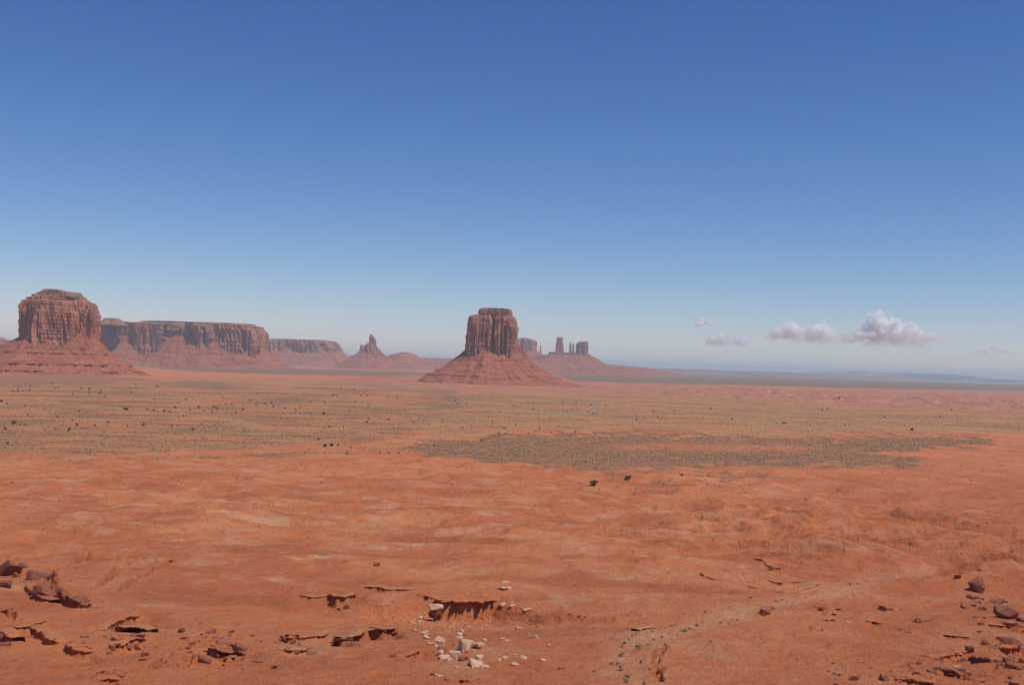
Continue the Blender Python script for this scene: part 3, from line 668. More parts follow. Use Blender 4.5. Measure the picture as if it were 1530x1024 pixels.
    b = butte('mesa', 'mesa', 'small blocky hazy mesa peeking out from behind the right side of the central butte', D, (785, 540))
    body('talus_slope', M['talus2'], D, [(700, 552), (730, 535), (745, 524)], [(850, 556), (830, 541), (815, 533), (806, 527), (800, 522)], PL_BOX, 400, 50, 150, .9, talus_disp(D, 14, 80, 760, [(790, 530, 8, 10)]),b, junc=(785, 525))
    body('cliff', M['cliff2'], D, [(745, 530), (748, 508), (752, 506)], [(802.5, 530), (801.5, 518), (801, 511), (799, 508.5), (795, 507.5)], PL_BOX, 400, 60, 170, 0, cliff_disp(D, 20, 50, 770, [(778, 2.5, 40, 506, 524)]), b)
    body('caprock', M['cliff2'], D, [(760, 509), (768, 507), (778, 505.5), (784, 505)], [(799, 510), (794, 507.5), (790, 505.5), (788, 505)], PL_BOX, 200, 20, 90, 0, cliff_disp(D, 8, 30, 775), b, tone=.4)
    b = butte('needle', 'rock spire', 'tiny thin needle rock right beside the small blocky mesa', D, (808, 528))
    body('spire', M['cliff2'], D - 60, [(805.8, 534), (806.5, 524), (807, 518), (807.7, 514.5)], [(810, 534), (808.9, 524), (808.5, 518), (808, 514.5)], PL_OVAL, 60, 40, 14, 0, None, b)
    # ---- far left and far right tablelands
    D = 12500
    b = butte('low_mesa', 'mesa', 'low dark mesa edge seen at the far left border behind the big butte', D, (0, 512))
    body('cliff', M['cliff2'], D, [(-160, 540), (-150, 508), (-140, 505)], [(80, 540), (60, 515), (40, 509.5), (12, 508.5), (6, 507), (2, 504)], PL_BOX, 400, 40, 250, 0, cliff_disp(D, 16, 70, 780), b)
    D = 30000
    b = butte('tableland', 'plateau', 'very long low pale tableland along the horizon at the right', D, (1200, 560))
    body('cliff', M['talus2'], D, [(760, 554), (860, 549.5), (940, 551), (980, 550.7)], [(1500, 575), (1380, 570), (1280, 564), (1180, 557.2)], PL_BOX, 500, 20, 1800, 0, talus_disp(D, 60, 500, 790), b)
    D = 44000
    b = butte('tableland', 'plateau', 'faint blue tableland with cliffs on the horizon at the far right', D, (1400, 563))
    body('cliff', M['cliff2'], D, [(1170, 566), (1190, 558), (1215, 556), (1235, 555.3)], [(1900, 590), (1800, 582), (1640, 572), (1480, 567), (1450, 563.8)], PL_BOX, 700, 20, 2500, 0, cliff_disp(D, 220, 420, 800), b)
    b = butte('tableland', 'plateau', 'higher faint blue bench standing on the far right tableland', D, (1280, 557))
    body('cliff', M['cliff2'], D - 900, [(1225, 561), (1245, 556), (1262, 554.8)], [(1480, 567), (1452, 563), (1440, 562), (1420, 560.2)], PL_BOX, 600, 20, 1200, 0, cliff_disp(D, 180, 380, 810), b)
build_buttes()

# ------------------------------------------------------------------ rocks
def hull_rock(seed, flat=1.0, n=22):
    r = random.Random(seed); bm = bmesh.new()
    pts = []
    for i in range(n):
        v = Vector([r.uniform(-1, 1) for _ in range(3)]); m = max(abs(c) for c in v)
        v = v / m * r.uniform(.78, 1.0)
        k = 1 - .22 * abs(v.x * v.y); v *= k
        pts.append(bm.verts.new((v.x, v.y, v.z * flat)))
    bmesh.ops.convex_hull(bm, input=bm.verts)
    bmesh.ops.delete(bm, geom=[v for v in bm.verts if not v.link_faces], context='VERTS')
    bmesh.ops.bevel(bm, geom=bm.edges[:], offset=.05, segments=1, affect='EDGES', clamp_overlap=True)
    bmesh.ops.triangulate(bm, faces=[f for f in bm.faces if len(f.verts) > 4])
    for v in bm.verts:
        v.co += Vector((r.gauss(0, .012), r.gauss(0, .012), r.gauss(0, .012)))
    bmesh.ops.triangulate(bm, faces=bm.faces[:]); bmesh.ops.subdivide_edges(bm, edges=[e for e in bm.edges if e.calc_length() > .35], cuts=2, use_grid_fill=True)
    bmesh.ops.triangulate(bm, faces=bm.faces[:])
    for v in bm.verts:
        q = v.co * 2.3 + Vector((seed, 0, 0)); v.co += v.co.normalized() * (.07 * mnoise.noise(q) + .04 * mnoise.noise(q * 2.7)) + Vector((0, 0, .035 * math.sin(v.co.z * 16 + seed)))* (1 if seed % 2 else 0)
    me = bpy.data.meshes.new('rock_mesh'); bm.to_mesh(me); bm.free(); return me
ROCKM = {k: [] for k in ('dark', 'pale', 'red')}
for kx in ROCKM:
    for i in range(9):
        me = hull_rock(100 + i + 31 * len(kx), 1.0, 14 + 2 * (i % 5)); me.materials.append(M[kx]); ROCKM[kx].append(me)
_rc = [0]
def rock(px, py, w, h, mat, name, label, group=None, variant=None, tilt=None, rz=None, sink=.33, zabs=None, deep=.85, g=None):
    g = ground([(px, py + h * .35)])[0] if g is None else g
    s = g[3] / F_PX
    _rc[0] += 1; r = random.Random(_rc[0] * 7 + 3)
    v = r.randrange(9) if variant is None else variant
    o = bpy.data.objects.new(name, ROCKM[mat][v]); COL.objects.link(o)
    hw = w * s / 2; hh = h * s / 2 * .85
    if mat == 'pale' and w > 5: hw *= 1.22; hh *= 1.12
    o.scale = (hw, hw * deep * r.uniform(.8, 1.2), max(hh, hw * .28))
    o.rotation_euler = tilt if tilt else (r.gauss(0, .14), r.gauss(0, .14), r.uniform(-.5, .5) if rz is None else rz)
    o.location = (g[0], g[1] + hw * .3, (g[2] + hh * (1 - 2 * sink)) if zabs is None else zabs)
    return tag(o, label, 'rock', group)

# right-hand field (zoom 5)
def rocks_from(k, rows, mat, name, grp, common):
    ox, oy, s = Z_ZOOM[k]
    pts = [(ox + r[0] / s, oy + (r[1] + r[3] * .35) / s) for r in rows]
    gs = ground(pts)
    for row, g in zip(rows, gs):
        X, Y, w, h = row[:4]; lab = row[4] if len(row) > 4 and row[4] else common
        mm = row[5] if len(row) > 5 else mat
        kw = row[6] if len(row) > 6 else {}
        big = w > 85
        rock(ox + X / s, oy + Y / s, w / s, h / s, mm, 'boulder' if big and name != 'slab' else name, lab, grp if lab == common else None, g=g, **kw)
rocks_from(5, [
 (1085, 250, 165, 125, 'largest dark boulder perched on the slope above the right hand rubble', 'dark', dict(sink=.08, tilt=(.1, -.25, .3), variant=2)),
 (1010, 330, 70, 40, 'low dark rock tucked under the left side of the largest boulder', 'dark', dict(sink=.2)),
 (1075, 120, 48, 26, 'small lone dark rock on the slope above the largest boulder'),
 (905, 165, 60, 60, 'small dark knob breaking the dune crest left of the largest boulder', 'red', dict(sink=.35)),
 (1055, 335, 45, 30), (1095, 345, 40, 25), (1030, 352, 30, 20), (1070, 372, 34, 22), (1030, 395, 50, 25),
 (975, 412, 100, 32, 'long dark slab lying below the largest boulder', 'dark', dict(tilt=(.1, .35, .2))),
 (1100, 420, 62, 45, 'grey tilted block below the largest boulder', 'dark'),
 (1225, 372, 130, 34, 'flat pinkish slab right of the largest boulder', 'dark', dict(sink=.3)),
 (1050, 485, 66, 26), (1110, 495, 40, 18),
 (1290, 465, 190, 115, 'wide wedge shaped dark boulder near the right edge', 'dark', dict(tilt=(.1, .15, .1), variant=4, sink=.1)),
 (1315, 545, 130, 62, 'lighter block under the wedge shaped boulder', 'red'),
 (1405, 505, 70, 70, 'rounded dark rock at the right edge beside the wedge shaped boulder'),
 (1400, 560, 60, 40), (1090, 540, 50, 30, 'small dark rock with a long shadow left of the wedge shaped boulder'), (1170, 560, 70, 12),
 (1078, 602, 54, 34, 'small square rock below the wedge shaped boulder'), (1420, 600, 24, 30), (1240, 655, 60, 30),
 (1130, 690, 90, 50, 'leaning dark slab left of the big pink block', 'dark', dict(tilt=(.1, .5, .2))),
 (1345, 675, 190, 90, 'big smooth pink block over the black hollow at the right edge', 'red', dict(sink=.15, variant=5)),
 (1000, 750, 75, 66, 'upright dark block at the left end of the thick slab', 'dark', dict(sink=.1)),
 (1015, 805, 50, 60, 'narrow upright rock under the thick slab', 'dark'),
 (890, 780, 66, 50, 'round topped rock in the row left of the thick slab'), (950, 775, 40, 26), (780, 812, 66, 50, 'blocky rock at the left end of the row above the lower heap'),
 (822, 800, 44, 34), (740, 820, 40, 22), (960, 822, 66, 48, 'orange block in front of the thick slab', 'red'), (915, 835, 40, 26), (600, 852, 44, 26, 'small dark rock farthest left in the row on the lower right slope'), (540, 855, 52, 14), (645, 800, 24, 14),
 (1215, 835, 60, 40), (1250, 860, 70, 50, '', 'red'), (1310, 825, 110, 66, 'rounded brown boulder right of the thick slab', 'dark'), (1350, 870, 130, 80, 'large shadowed boulder in the heap at the right edge', 'dark'), (1410, 830, 60, 70), (1395, 890, 70, 50),
 (700, 915, 76, 34, 'flat rock at the left of the lower heap'), (745, 938, 56, 34), (742, 890, 66, 24), (775, 905, 40, 22), (820, 900, 60, 30, '', 'red'), (870, 905, 70, 44, '', 'red'), (905, 885, 60, 40, 'pale stone on top of the lower heap', 'pale'), (920, 935, 150, 50, 'widest dark slab of the lower heap', 'dark'), (985, 925, 70, 46), (860, 945, 80, 26), (940, 905, 50, 34),
 (590, 515, 96, 54, 'cracked pinkish boulder alone in the middle of the right foreground slope', 'red', dict(sink=.2)), (700, 515, 44, 20), (655, 520, 30, 16),
 (95, 970, 76, 50, 'lone dark boulder at the bottom edge on the lower right', 'dark'), (325, 965, 80, 66, 'leaning dark boulder with a lit right side at the bottom edge', 'dark', dict(tilt=(.1, .5, .1))),
 (420, 980, 56, 34, 'dark block right of the leaning boulder'), (470, 980, 40, 34), (500, 965, 36, 28), (535, 985, 66, 40, '', 'dark'), (560, 940, 40, 22), (600, 925, 90, 46, 'pinkish boulder at the left of the bottom right rubble', 'red'), (575, 995, 40, 30), (455, 1000, 30, 20), (515, 1010, 40, 25),
 (1330, 968, 54, 38, 'dark rock standing on the pale boulder at the bottom right corner'), (1350, 1010, 76, 66, 'pale boulder at the bottom right corner', 'red'), (1115, 998, 30, 12), (1290, 1000, 26, 18),
 (450, 585, 40, 10), (515, 612, 50, 16), (880, 632, 30, 8), (60, 232, 30, 8), (120, 225, 34, 12)],
 'dark', 'rock', 'rocks of the right foreground rubble', 'small dark angular rock among the rubble in the right foreground')
rocks_from(3, [
 (225, 572, 52, 42, 'pale rock at the upper left end of the block fall'), (305, 590, 56, 50), (318, 625, 60, 44), (265, 600, 26, 20),
 (422, 655, 96, 70, 'smooth pale block topmost in the main block fall', 'pale', dict(tilt=(.2, .25, .3))), (360, 682, 70, 34), (335, 665, 30, 26),
 (452, 725, 100, 40, 'dark grey slab below the topmost pale block', 'dark', dict(tilt=(.1, .3, .1))),
 (645, 712, 125, 110, 'largest pale block in the middle of the block fall', 'pale', dict(tilt=(.35, .3, .5), sink=.12)), (580, 712, 40, 30), (700, 668, 56, 36),
 (745, 698, 84, 74, 'square pale block right of the largest block', 'pale', dict(tilt=(.3, .2, .3), sink=.12)), (800, 648, 38, 36, 'small pale cube uppermost on the right of the block fall'), (790, 690, 34, 22), (720, 742, 38, 30),
 (430, 755, 70, 60), (470, 795, 96, 44, 'wide low pale slab at the lower left of the block fall', 'pale'), (555, 760, 96, 66, 'pale block left below the largest block', 'pale'), (620, 800, 100, 60, 'rounded pinkish block below the largest block', 'red'), (580, 800, 50, 40),
 (760, 800, 66, 70, 'upright pale block behind the star shaped slab', 'pale', dict(tilt=(.5, .2, .3))), (735, 850, 130, 62, 'broad star shaped pale slab lowest in the block fall', 'pale', dict(tilt=(.1, .35, .2))), (805, 870, 66, 44), (565, 878, 34, 26), (662, 886, 40, 20), (700, 850, 50, 40), (510, 815, 40, 24), (400, 700, 40, 22), (840, 845, 24, 16),
 (615, 570, 38, 30), (595, 600, 46, 36), (637, 606, 38, 26, '', 'red'), (600, 632, 66, 20), (535, 620, 20, 36), (566, 636, 26, 20), (668, 545, 30, 34), (575, 546, 22, 16), (692, 562, 20, 24), (630, 555, 20, 15), (725, 578, 14, 12), (650, 585, 18, 14),
 (300, 430, 36, 28), (262, 446, 30, 28), (276, 468, 36, 32), (262, 496, 32, 26), (290, 500, 20, 16), (218, 515, 32, 18), (172, 500, 28, 18, '', 'red'), (150, 470, 16, 10),
 (890, 332, 44, 34, 'pale stone at the right tip of the overhanging caprock'), (957, 356, 64, 36, 'pale flat stone first in the row right of the overhanging caprock'), (1035, 368, 60, 24, 'thin pale stone second in the row right of the overhanging caprock'), (1155, 402, 66, 34, 'pale stone third and farthest in the row right of the overhanging caprock'), (1240, 347, 28, 18), (1118, 390, 16, 14),
 (980, 170, 56, 24, 'small pale slab highest on the slope above the caprock'), (950, 226, 92, 24, 'long thin pale slab lying on the slope above the caprock', 'pale'), (1005, 215, 50, 20), (1040, 190, 24, 14), (768, 210, 26, 14), (660, 268, 20, 10),
 (1080, 550, 50, 30, 'pale stone with a dark left side on the right of the hollow'), (1112, 548, 26, 18), (1186, 522, 30, 20, 'dark round stone left of a pair on the right bank', 'dark'), (1236, 544, 30, 20, 'dark round stone right of a pair on the right bank', 'dark'), (1085, 500, 16, 10), (1110, 510, 16, 10), (1150, 490, 20, 12),
 (1175, 625, 36, 40), (1225, 618, 34, 18), (1242, 636, 28, 14), (1170, 600, 20, 12), (1330, 697, 56, 30, 'pale flat stone farthest right below the caprock'), (1280, 818, 58, 26, 'lone pale stone at the lower right of the block fall'),
 (1125, 797, 62, 32, 'pale tilted stone with a dark underside right of the block fall', 'pale', dict(tilt=(.1, .3, .2))), (1052, 853, 62, 36, 'pale stone with a dark underside lowest on the right bank', 'pale', dict(tilt=(.1, .2, .2))), (975, 800, 42, 46), (930, 815, 50, 36), (987, 765, 26, 28), (940, 736, 32, 20), (1052, 776, 30, 20), (950, 642, 40, 26), (988, 656, 34, 24), (1000, 690, 22, 14), (845, 735, 20, 30), (880, 765, 18, 18), (900, 720, 14, 10), (1075, 720, 14, 10), (870, 680, 14, 10), (1245, 858, 16, 10), (1030, 690, 12, 10), (840, 655, 22, 16, '', 'dark'), (890, 430, 22, 14, '', 'red'), (545, 690, 30, 20, '', 'dark'), (425, 950, 30, 26), (400, 940, 24, 20), (445, 955, 26, 14), (365, 935, 50, 30, '', 'dark')],
 'pale', 'rock', 'pale rocks fallen below the ledge', 'small pale sandstone rock in the scatter around the overhanging caprock ledge')
rocks_from(1, [
 (50, 235, 170, 130, 'biggest dark rounded boulder at the left edge with a black gap below it', 'dark', dict(sink=.05, variant=3, tilt=(.1, .25, .3))),
 (20, 330, 110, 70, 'dark block wedged below the biggest left edge boulder', 'dark'), (110, 270, 50, 50, '', 'dark'),
 (165, 210, 96, 48, 'flat dark slab right of the biggest left edge boulder', 'dark', dict(tilt=(.1, .35, .1))),
 (250, 280, 170, 74, 'broad grey slab lying above the oval slab at the left', 'dark', dict(tilt=(.15, .3, .1))),
 (280, 388, 190, 96, 'oval dark slab tilted down to the right at the left edge slope', 'dark', dict(tilt=(.3, .42, .15), sink=.15)),
 (415, 385, 110, 60, 'first slab of the broken row right of the oval slab', 'dark', dict(tilt=(.1, .4, .2))),
 (455, 420, 90, 56, 'second slab of the broken row right of the oval slab', 'dark', dict(tilt=(.2, .4, .1))),
 (540, 445, 140, 64, 'third and longest slab of the broken row right of the oval slab', 'dark', dict(tilt=(.1, .35, .1))),
 (607, 475, 54, 46, 'end block of the broken row right of the oval slab', 'dark'),
 (350, 290, 24, 60, '', 'red'), (350, 345, 30, 40), (130, 280, 30, 14),
 (35, 690, 100, 60, 'dark boulder at the left edge near the bottom', 'dark'), (25, 745, 90, 40, 'flat dark slab under the bottom left edge boulder', 'dark'),
 (40, 520, 90, 20, '', 'red'), (100, 545, 60, 18, '', 'red'), (575, 690, 60, 30, '', 'red'), (485, 592, 22, 12),
 (850, 620, 90, 40, '', 'red'), (920, 640, 90, 60, 'red crumbling block under the arched caprock', 'red'), (960, 680, 70, 50, '', 'red'), (905, 690, 50, 40, '', 'dark'), (790, 700, 90, 46, 'pale lump inside the crumbling hollow', 'red'), (800, 760, 60, 36, '', 'dark'), (760, 760, 50, 70, '', 'red'), (740, 800, 40, 50), (870, 760, 60, 40, '', 'dark'), (930, 760, 90, 60, 'dark shadowed block at the foot of the crumbling hollow', 'dark'), (980, 740, 50, 60, '', 'red'), (990, 810, 60, 50, '', 'red'), (970, 850, 60, 26, '', 'red'),
 (1237, 650, 54, 48, 'small dark cube shaped rock between the crumbling hollow and the left rock pile', 'dark'), (1270, 712, 50, 18), (1310, 740, 56, 24, '', 'dark'), (1240, 775, 60, 18), (1365, 830, 40, 40, '', 'dark'), (1180, 530, 26, 14), (1065, 660, 18, 14), (820, 960, 60, 40, '', 'red')],
 'red', 'rock', 'rocks on the left foreground slope', 'small red rock on the left foreground slope')
rocks_from(2, [
 (85, 505, 50, 46, 'dark cube shaped rock at the upper left of the left rock pile', 'dark'), (270, 515, 66, 36, 'dark wedge rock at the top of the left rock pile', 'dark', dict(tilt=(.1, -.4, .2))), (310, 548, 86, 34, 'flat slab near the top of the left rock pile', 'red'),
 (340, 610, 120, 80, 'big block in the middle of the left rock pile', 'dark', dict(tilt=(.1, .2, .3), sink=.1)), (445, 635, 120, 90, 'big leaning slab at the right of the left rock pile', 'dark', dict(tilt=(.1, .55, .2), sink=.1)), (400, 610, 70, 50, '', 'red'),
 (225, 688, 100, 52, 'dark tilted slab at the lower left of the left rock pile', 'dark', dict(tilt=(.1, .45, .1))), (330, 665, 70, 30), (295, 655, 50, 24), (400, 665, 56, 26), (365, 675, 34, 20), (435, 720, 46, 20), (487, 746, 60, 12), (555, 697, 90, 26, 'thin dark slab right of the left rock pile', 'dark'), (612, 680, 56, 20), (660, 732, 50, 34, 'small dark rock farthest right of the left rock pile', 'dark'), (620, 665, 60, 16), (695, 720, 40, 10),
 (120, 612, 66, 24, '', 'dark'), (100, 555, 60, 20), (155, 590, 40, 18), (130, 640, 60, 16), (390, 515, 50, 22), (210, 530, 18, 26), (230, 635, 36, 16), (255, 650, 20, 14), (345, 720, 18, 26, '', 'dark'), (527, 538, 32, 16, 'tiny lone dark rock above the thin slab', 'dark'), (500, 602, 24, 10), (697, 562, 26, 18), (740, 552, 60, 26, '', 'dark'),
 (1290, 98, 50, 40, 'small split rock standing alone above the pale sand patch', 'red', dict(sink=.1)), (1055, 375, 34, 20, '', 'dark'), (1105, 355, 40, 60, '', 'red'), (1150, 298, 36, 22), (30, 400, 28, 12), (205, 466, 22, 10), (15, 76, 26, 16, 'small lone dark stone at the end of the crack ledges', 'dark'),
 (1355, 355, 12, 12, '', 'dark'), (1375, 405, 12, 10, '', 'dark'), (1490, 458, 24, 16), (1525, 505, 30, 40, '', 'pale'), (1400, 520, 50, 26, '', 'dark'), (1340, 525, 50, 20), (800, 640, 40, 36, '', 'dark'), (855, 632, 40, 20, '', 'dark'), (740, 630, 50, 30, '', 'red'), (350, 745, 20, 10), (680, 742, 30, 12)],
 'red', 'rock', 'rocks of the left rock pile', 'small red rock in or near the left rock pile')
rocks_from(4, [(1070, 282, 66, 50, 'crumbling red knob above the bend of the wash', 'red', dict(sink=.2)), (1100, 268, 40, 26), (1055, 300, 30, 26, '', 'dark'), (990, 215, 26, 12, '', 'dark'), (1415, 300, 30, 20), (1412, 330, 26, 18, '', 'dark'), (1435, 275, 40, 14), (1515, 625, 60, 40, 'dark rock half cut by the row of boulders at lower right', 'dark'), (1425, 655, 30, 20), (1100, 74, 50, 12, '', 'dark'), (1490, 343, 26, 12, '', 'pale'), (1150, 50, 30, 12), (820, 190, 10, 8)],
 'red', 'rock', 'rocks beside the wash', 'small red rock beside the wash on the right')

# the perched slab and pillars at the main ledge
LM = ground([(580 + 405 / 5.565, 840 + 470 / 5.565)])[0]
def perched():
    s = LM[3] / F_PX
    q = P(580 + 400 / 5.565, 840 + 378 / 5.565, _LW[0][2][1] - 2.9)
    me = hull_rock(991, 1.0, 30); me.materials.append(M['pale'])
    o = bpy.data.objects.new('flat_slab', me); COL.objects.link(o)
    o.scale = (70 / 5.565 * s, 46 / 5.565 * s, .62); o.location = (q[0], q[1], q[2]); o.rotation_euler = (.10, .03, .1)
    tag(o, 'smooth pale disc shaped slab perched on a dark pillar at the left end of the caprock', 'rock')
    me = hull_rock(995, 1.0, 40); me.materials.append(M['red'])
    for v in me.vertices:
        k_ = .62 + .38 * abs(v.co.z) ** 1.5 + .22 * math.sin(v.co.z * 7 + v.co.y * 3); v.co.x = v.co.x * k_ + .18 * v.co.z; v.co.y *= k_
    top = q[2] - .5; g = LM[2]
    p = bpy.data.objects.new('rock_pillar', me); COL.objects.link(p); hgt = max(top - g + 1.2, 2)
    p.scale = (42 / 5.565 * s, 1.5, hgt / 2 + .3); p.location = (q[0] + .35, q[1] + .3, top - hgt / 2)
    tag(p, 'dark rock pillar carrying the smooth pale disc shaped slab', 'rock pillar')
    for (X, w, lab) in ((530, 34, 'short lumpy rock buttress left below the long caprock'), (650, 30, 'narrow rock buttress in the middle of the dark hollow'), (735, 44, 'wide rock buttress right in the dark hollow'), (800, 40, 'small rock buttress at the right end of the dark hollow')):
        g = ground([(580 + X / 5.565, 840 + 475 / 5.565)])[0]
        me = hull_rock(1000 + X, 1.0, 24); me.materials.append(M['red'])
        p = bpy.data.objects.new('rock_buttress', me); COL.objects.link(p)
        p.scale = (w / 5.565 * s / 1.6, 1.3, 2.2); p.location = (g[0], g[1] + 1.7, g[2] + 1.2); p.rotation_euler = (-.15, 0, X)
        tag(p, lab, 'rock buttress')
perched()

# ------------------------------------------------------------------ ledge slabs
def ledge_obj(w, spec, seed):
    k, pts, drop, back, th, ov, lab = spec
    if w[-1][0] < w[0][0]: w = w[::-1]
    L = np.hypot(*(w[1:] - w[:-1]).T); S = np.concatenate([[0], np.cumsum(L)]); n = max(12, int(S[-1] / .22))
    s = np.linspace(0, S[-1], n); cx = np.interp(s, S, w[:, 0]); cy = np.interp(s, S, w[:, 1])
    tx = np.gradient(cx); ty = np.gradient(cy); ln = np.hypot(tx, ty); nx, ny = ty / ln, -tx / ln     # towards the viewpoint
    f = np.clip(np.minimum(s, S[-1] - s) / (.16 * S[-1]), 0, 1) ** .6
    out = ov * (.55 + .55 * fbm(s / 1.1, s * 0 + seed, 3, seed)) * f
    out = np.maximum(out, .05)
    zt = h_base(cx - nx * .9, cy - ny * .9) + drop * .18 * f + .04
    thk = th * (.6 + .5 * np.abs(fbm(s / .9, s * 0 + 3, 2, seed + 4))) * (.25 + .75 * f)
    secs = []
    prof = [(-3.0, -.25, 0), (-2.2, -.02, 0), (-.9, .03, 0), (0, .02, 1), (.55, .0, 1), (.96, -.10, 1), (1.0, -.5, 1), (.88, -.95, 1), (.3, -1.15, 1), (-.8, -1.6, 0), (-2.6, -2.2, 0)]
    for (o_, zv, isout) in prof:
        off = out * o_ if isout else np.full(n, o_ * .8)
        zz_ = zt + (thk * zv if zv < -.05 else zv) - off * .03 + .05 * fbm(s / .7 + o_ * 3, s * 0, 2, seed + 6)
        if o_ == -3.0: zz_ = h_full(cx + nx * off, cy + ny * off) - .3
        secs.append(np.stack([cx + nx * off, cy + ny * off, zz_], -1))
    V = np.stack(secs, 0)
    m = len(prof); F = grid_faces(m, n, False)
    Vf = V.reshape(-1, 3)
    F2 = np.stack([np.arange(n - 1), np.arange(n - 1) + 1, (m - 1) * n + np.arange(n - 1) + 1, (m - 1) * n + np.arange(n - 1)], -1)
    o = mesh_np('rock_ledge', Vf, np.vstack([F, F2[:, ::-1]]), M['ground'], smooth=False)
    tag(o, lab, 'rock ledge')
for i, (w, sp) in enumerate(zip(_LW, LEDGES)): ledge_obj(w, sp, 40 + i * 7)

# ------------------------------------------------------------------ junipers on the plain
def crown_mesh(seed, nleaf=260, leaf=.16):
    r = np.random.default_rng(seed); V = []; F = []
    cl = [(r.uniform(-.55, .55), r.uniform(-.55, .55), r.uniform(.45, 1.35), r.uniform(.28, .5)) for _ in range(9)]
    for i in range(nleaf):
        c = cl[i % 9]; d = r.normal(size=3); d /= np.linalg.norm(d); p = np.array(c[:3]) + d * c[3] * r.uniform(.5, 1.05)
        if p[2] < .12: continue
        a = r.normal(size=3); a /= np.linalg.norm(a); b = np.cross(a, r.normal(size=3)); b /= np.linalg.norm(b)
        s = leaf * r.uniform(.7, 1.4); k = len(V)
        V += [p - a * s, p + b * s * .7, p + a * s, p - b * s * .7]; F.append((k, k + 1, k + 2, k + 3))
    return np.array(V), np.array(F)
def tree_parts(seed):
    V, F = crown_mesh(seed)
    me = bpy.data.meshes.new('crown'); me.from_pydata([tuple(v) for v in V], [], [tuple(map(int, f)) for f in F]); me.materials.append(M['juniper'])
    bm = bmesh.new(); r = random.Random(seed)
    def limb(p0, p1, r0, r1):
        d = (p1 - p0); q = d.to_track_quat('Z', 'Y').to_matrix()
        ra = [bm.verts.new(p0 + q @ Vector((r0 * math.cos(t), r0 * math.sin(t), 0))) for t in np.linspace(0, 2 * math.pi, 6, endpoint=False)]
        rb = [bm.verts.new(p1 + q @ Vector((r1 * math.cos(t), r1 * math.sin(t), 0))) for t in np.linspace(0, 2 * math.pi, 6, endpoint=False)]
        for i in range(6): bm.faces.new((ra[i], ra[(i + 1) % 6], rb[(i + 1) % 6], rb[i]))
    limb(Vector((0, 0, -.1)), Vector((.03, .02, .5)), .09, .06)
    for i in range(4):
        a = i * 1.6 + r.random(); limb(Vector((.03, .02, .4)), Vector((.4 * math.cos(a), .4 * math.sin(a), .9 + .2 * r.random())), .045, .02)
    mt = bpy.data.meshes.new('trunk'); bm.to_mesh(mt); bm.free(); mt.materials.append(M['bark'])
    return me, mt
TREES = [tree_parts(60 + i) for i in range(5)]
T7 = [(35, 285, 7), (65, 195, 12), (25, 220, 8), (110, 202, 6), (92, 200, 5), (315, 228, 11), (350, 203, 8), (330, 180, 6), (205, 224, 5), (255, 224, 4), (377, 218, 5), (435, 205, 7), (495, 190, 7), (475, 232, 4), (655, 205, 8), (658, 192, 5), (583, 205, 4), (785, 208, 6), (812, 206, 5), (885, 224, 9), (988, 222, 4), (920, 200, 6), (1117, 222, 4),
 (575, 133, 11), (672, 132, 6), (702, 135, 7), (750, 138, 7), (775, 140, 6), (800, 124, 8), (868, 132, 5), (908, 121, 7), (837, 160, 5), (933, 137, 4), (980, 120, 7), (996, 126, 7), (970, 140, 5), (1078, 146, 5), (1110, 132, 7), (1110, 108, 4), (1150, 88, 4), (1137, 90, 4), (1032, 104, 5), (1058, 106, 4), (1212, 104, 4), (1250, 118, 7), (1240, 100, 5), (1302, 126, 6), (1352, 128, 5), (1372, 122, 5), (1418, 145, 4), (1480, 150, 7), (1520, 65, 6), (1505, 210, 7), (1170, 110, 4), (852, 85, 5), (815, 100, 3), (1015, 75, 4), (1175, 60, 4),
 (5, 95, 9), (32, 105, 5), (62, 48, 4), (80, 50, 5), (104, 46, 5), (85, 38, 4), (116, 15, 4), (140, 24, 4), (136, 42, 4), (240, 12, 5), (252, 32, 5), (264, 30, 4), (332, 62, 5), (372, 35, 3), (408, 37, 6), (408, 55, 3), (455, 58, 7), (462, 44, 5), (478, 70, 4), (600, 50, 5), (706, 85, 4), (716, 26, 3), (724, 26, 3), (620, 15, 3), (115, 115, 4), (200, 126, 5), (360, 138, 5), (262, 165, 4), (125, 155, 4), (1420, 96, 3), (850, 162, 5), (1485, 100, 3), (1455, 268, 8), (1485, 298, 10), (1516, 296, 10)]
T8 = [(14, 287, 8), (44, 284, 9), (72, 284, 7), (130, 292, 5), (112, 320, 6), (256, 316, 5), (297, 318, 6), (342, 318, 7), (495, 282, 5), (703, 262, 6), (804, 207, 6), (855, 193, 6), (752, 177, 4), (781, 231, 4), (811, 231, 5), (912, 231, 5), (1013, 228, 4), (1060, 226, 4), (1115, 224, 6), (1045, 199, 4), (37, 202, 6), (98, 202, 4), (12, 145, 6), (124, 132, 4), (207, 108, 5), (148, 92, 4), (202, 182, 7), (208, 168, 5), (294, 171, 7), (405, 183, 4), (430, 167, 4), (473, 190, 5), (532, 178, 3), (600, 98, 4), (636, 100, 4), (590, 88, 3), (843, 110, 4), (933, 125, 4), (1120, 94, 4), (1187, 106, 3), (1250, 106, 3), (1385, 172, 6), (1462, 134, 5), (660, 207, 4), (620, 206, 4), (333, 76, 5), (294, 74, 4), (202, 64, 5), (145, 38, 4), (172, 64, 3), (87, 32, 4), (65, 62, 4), (52, 62, 4), (1060, 95, 3), (1202, 233, 3), (1376, 496, 5), (500, 96, 3), (960, 210, 3)]
T6 = [(75, 126, 4), (228, 116, 5), (318, 160, 6), (530, 176, 6), (538, 176, 5), (8, 148, 5), (640, 186, 4), (785, 184, 4), (1062, 205, 8), (692, 118, 4), (714, 115, 4), (1228, 120, 4), (762, 72, 7), (107, 392, 7), (1180, 150, 3), (950, 152, 3), (215, 430, 4)]
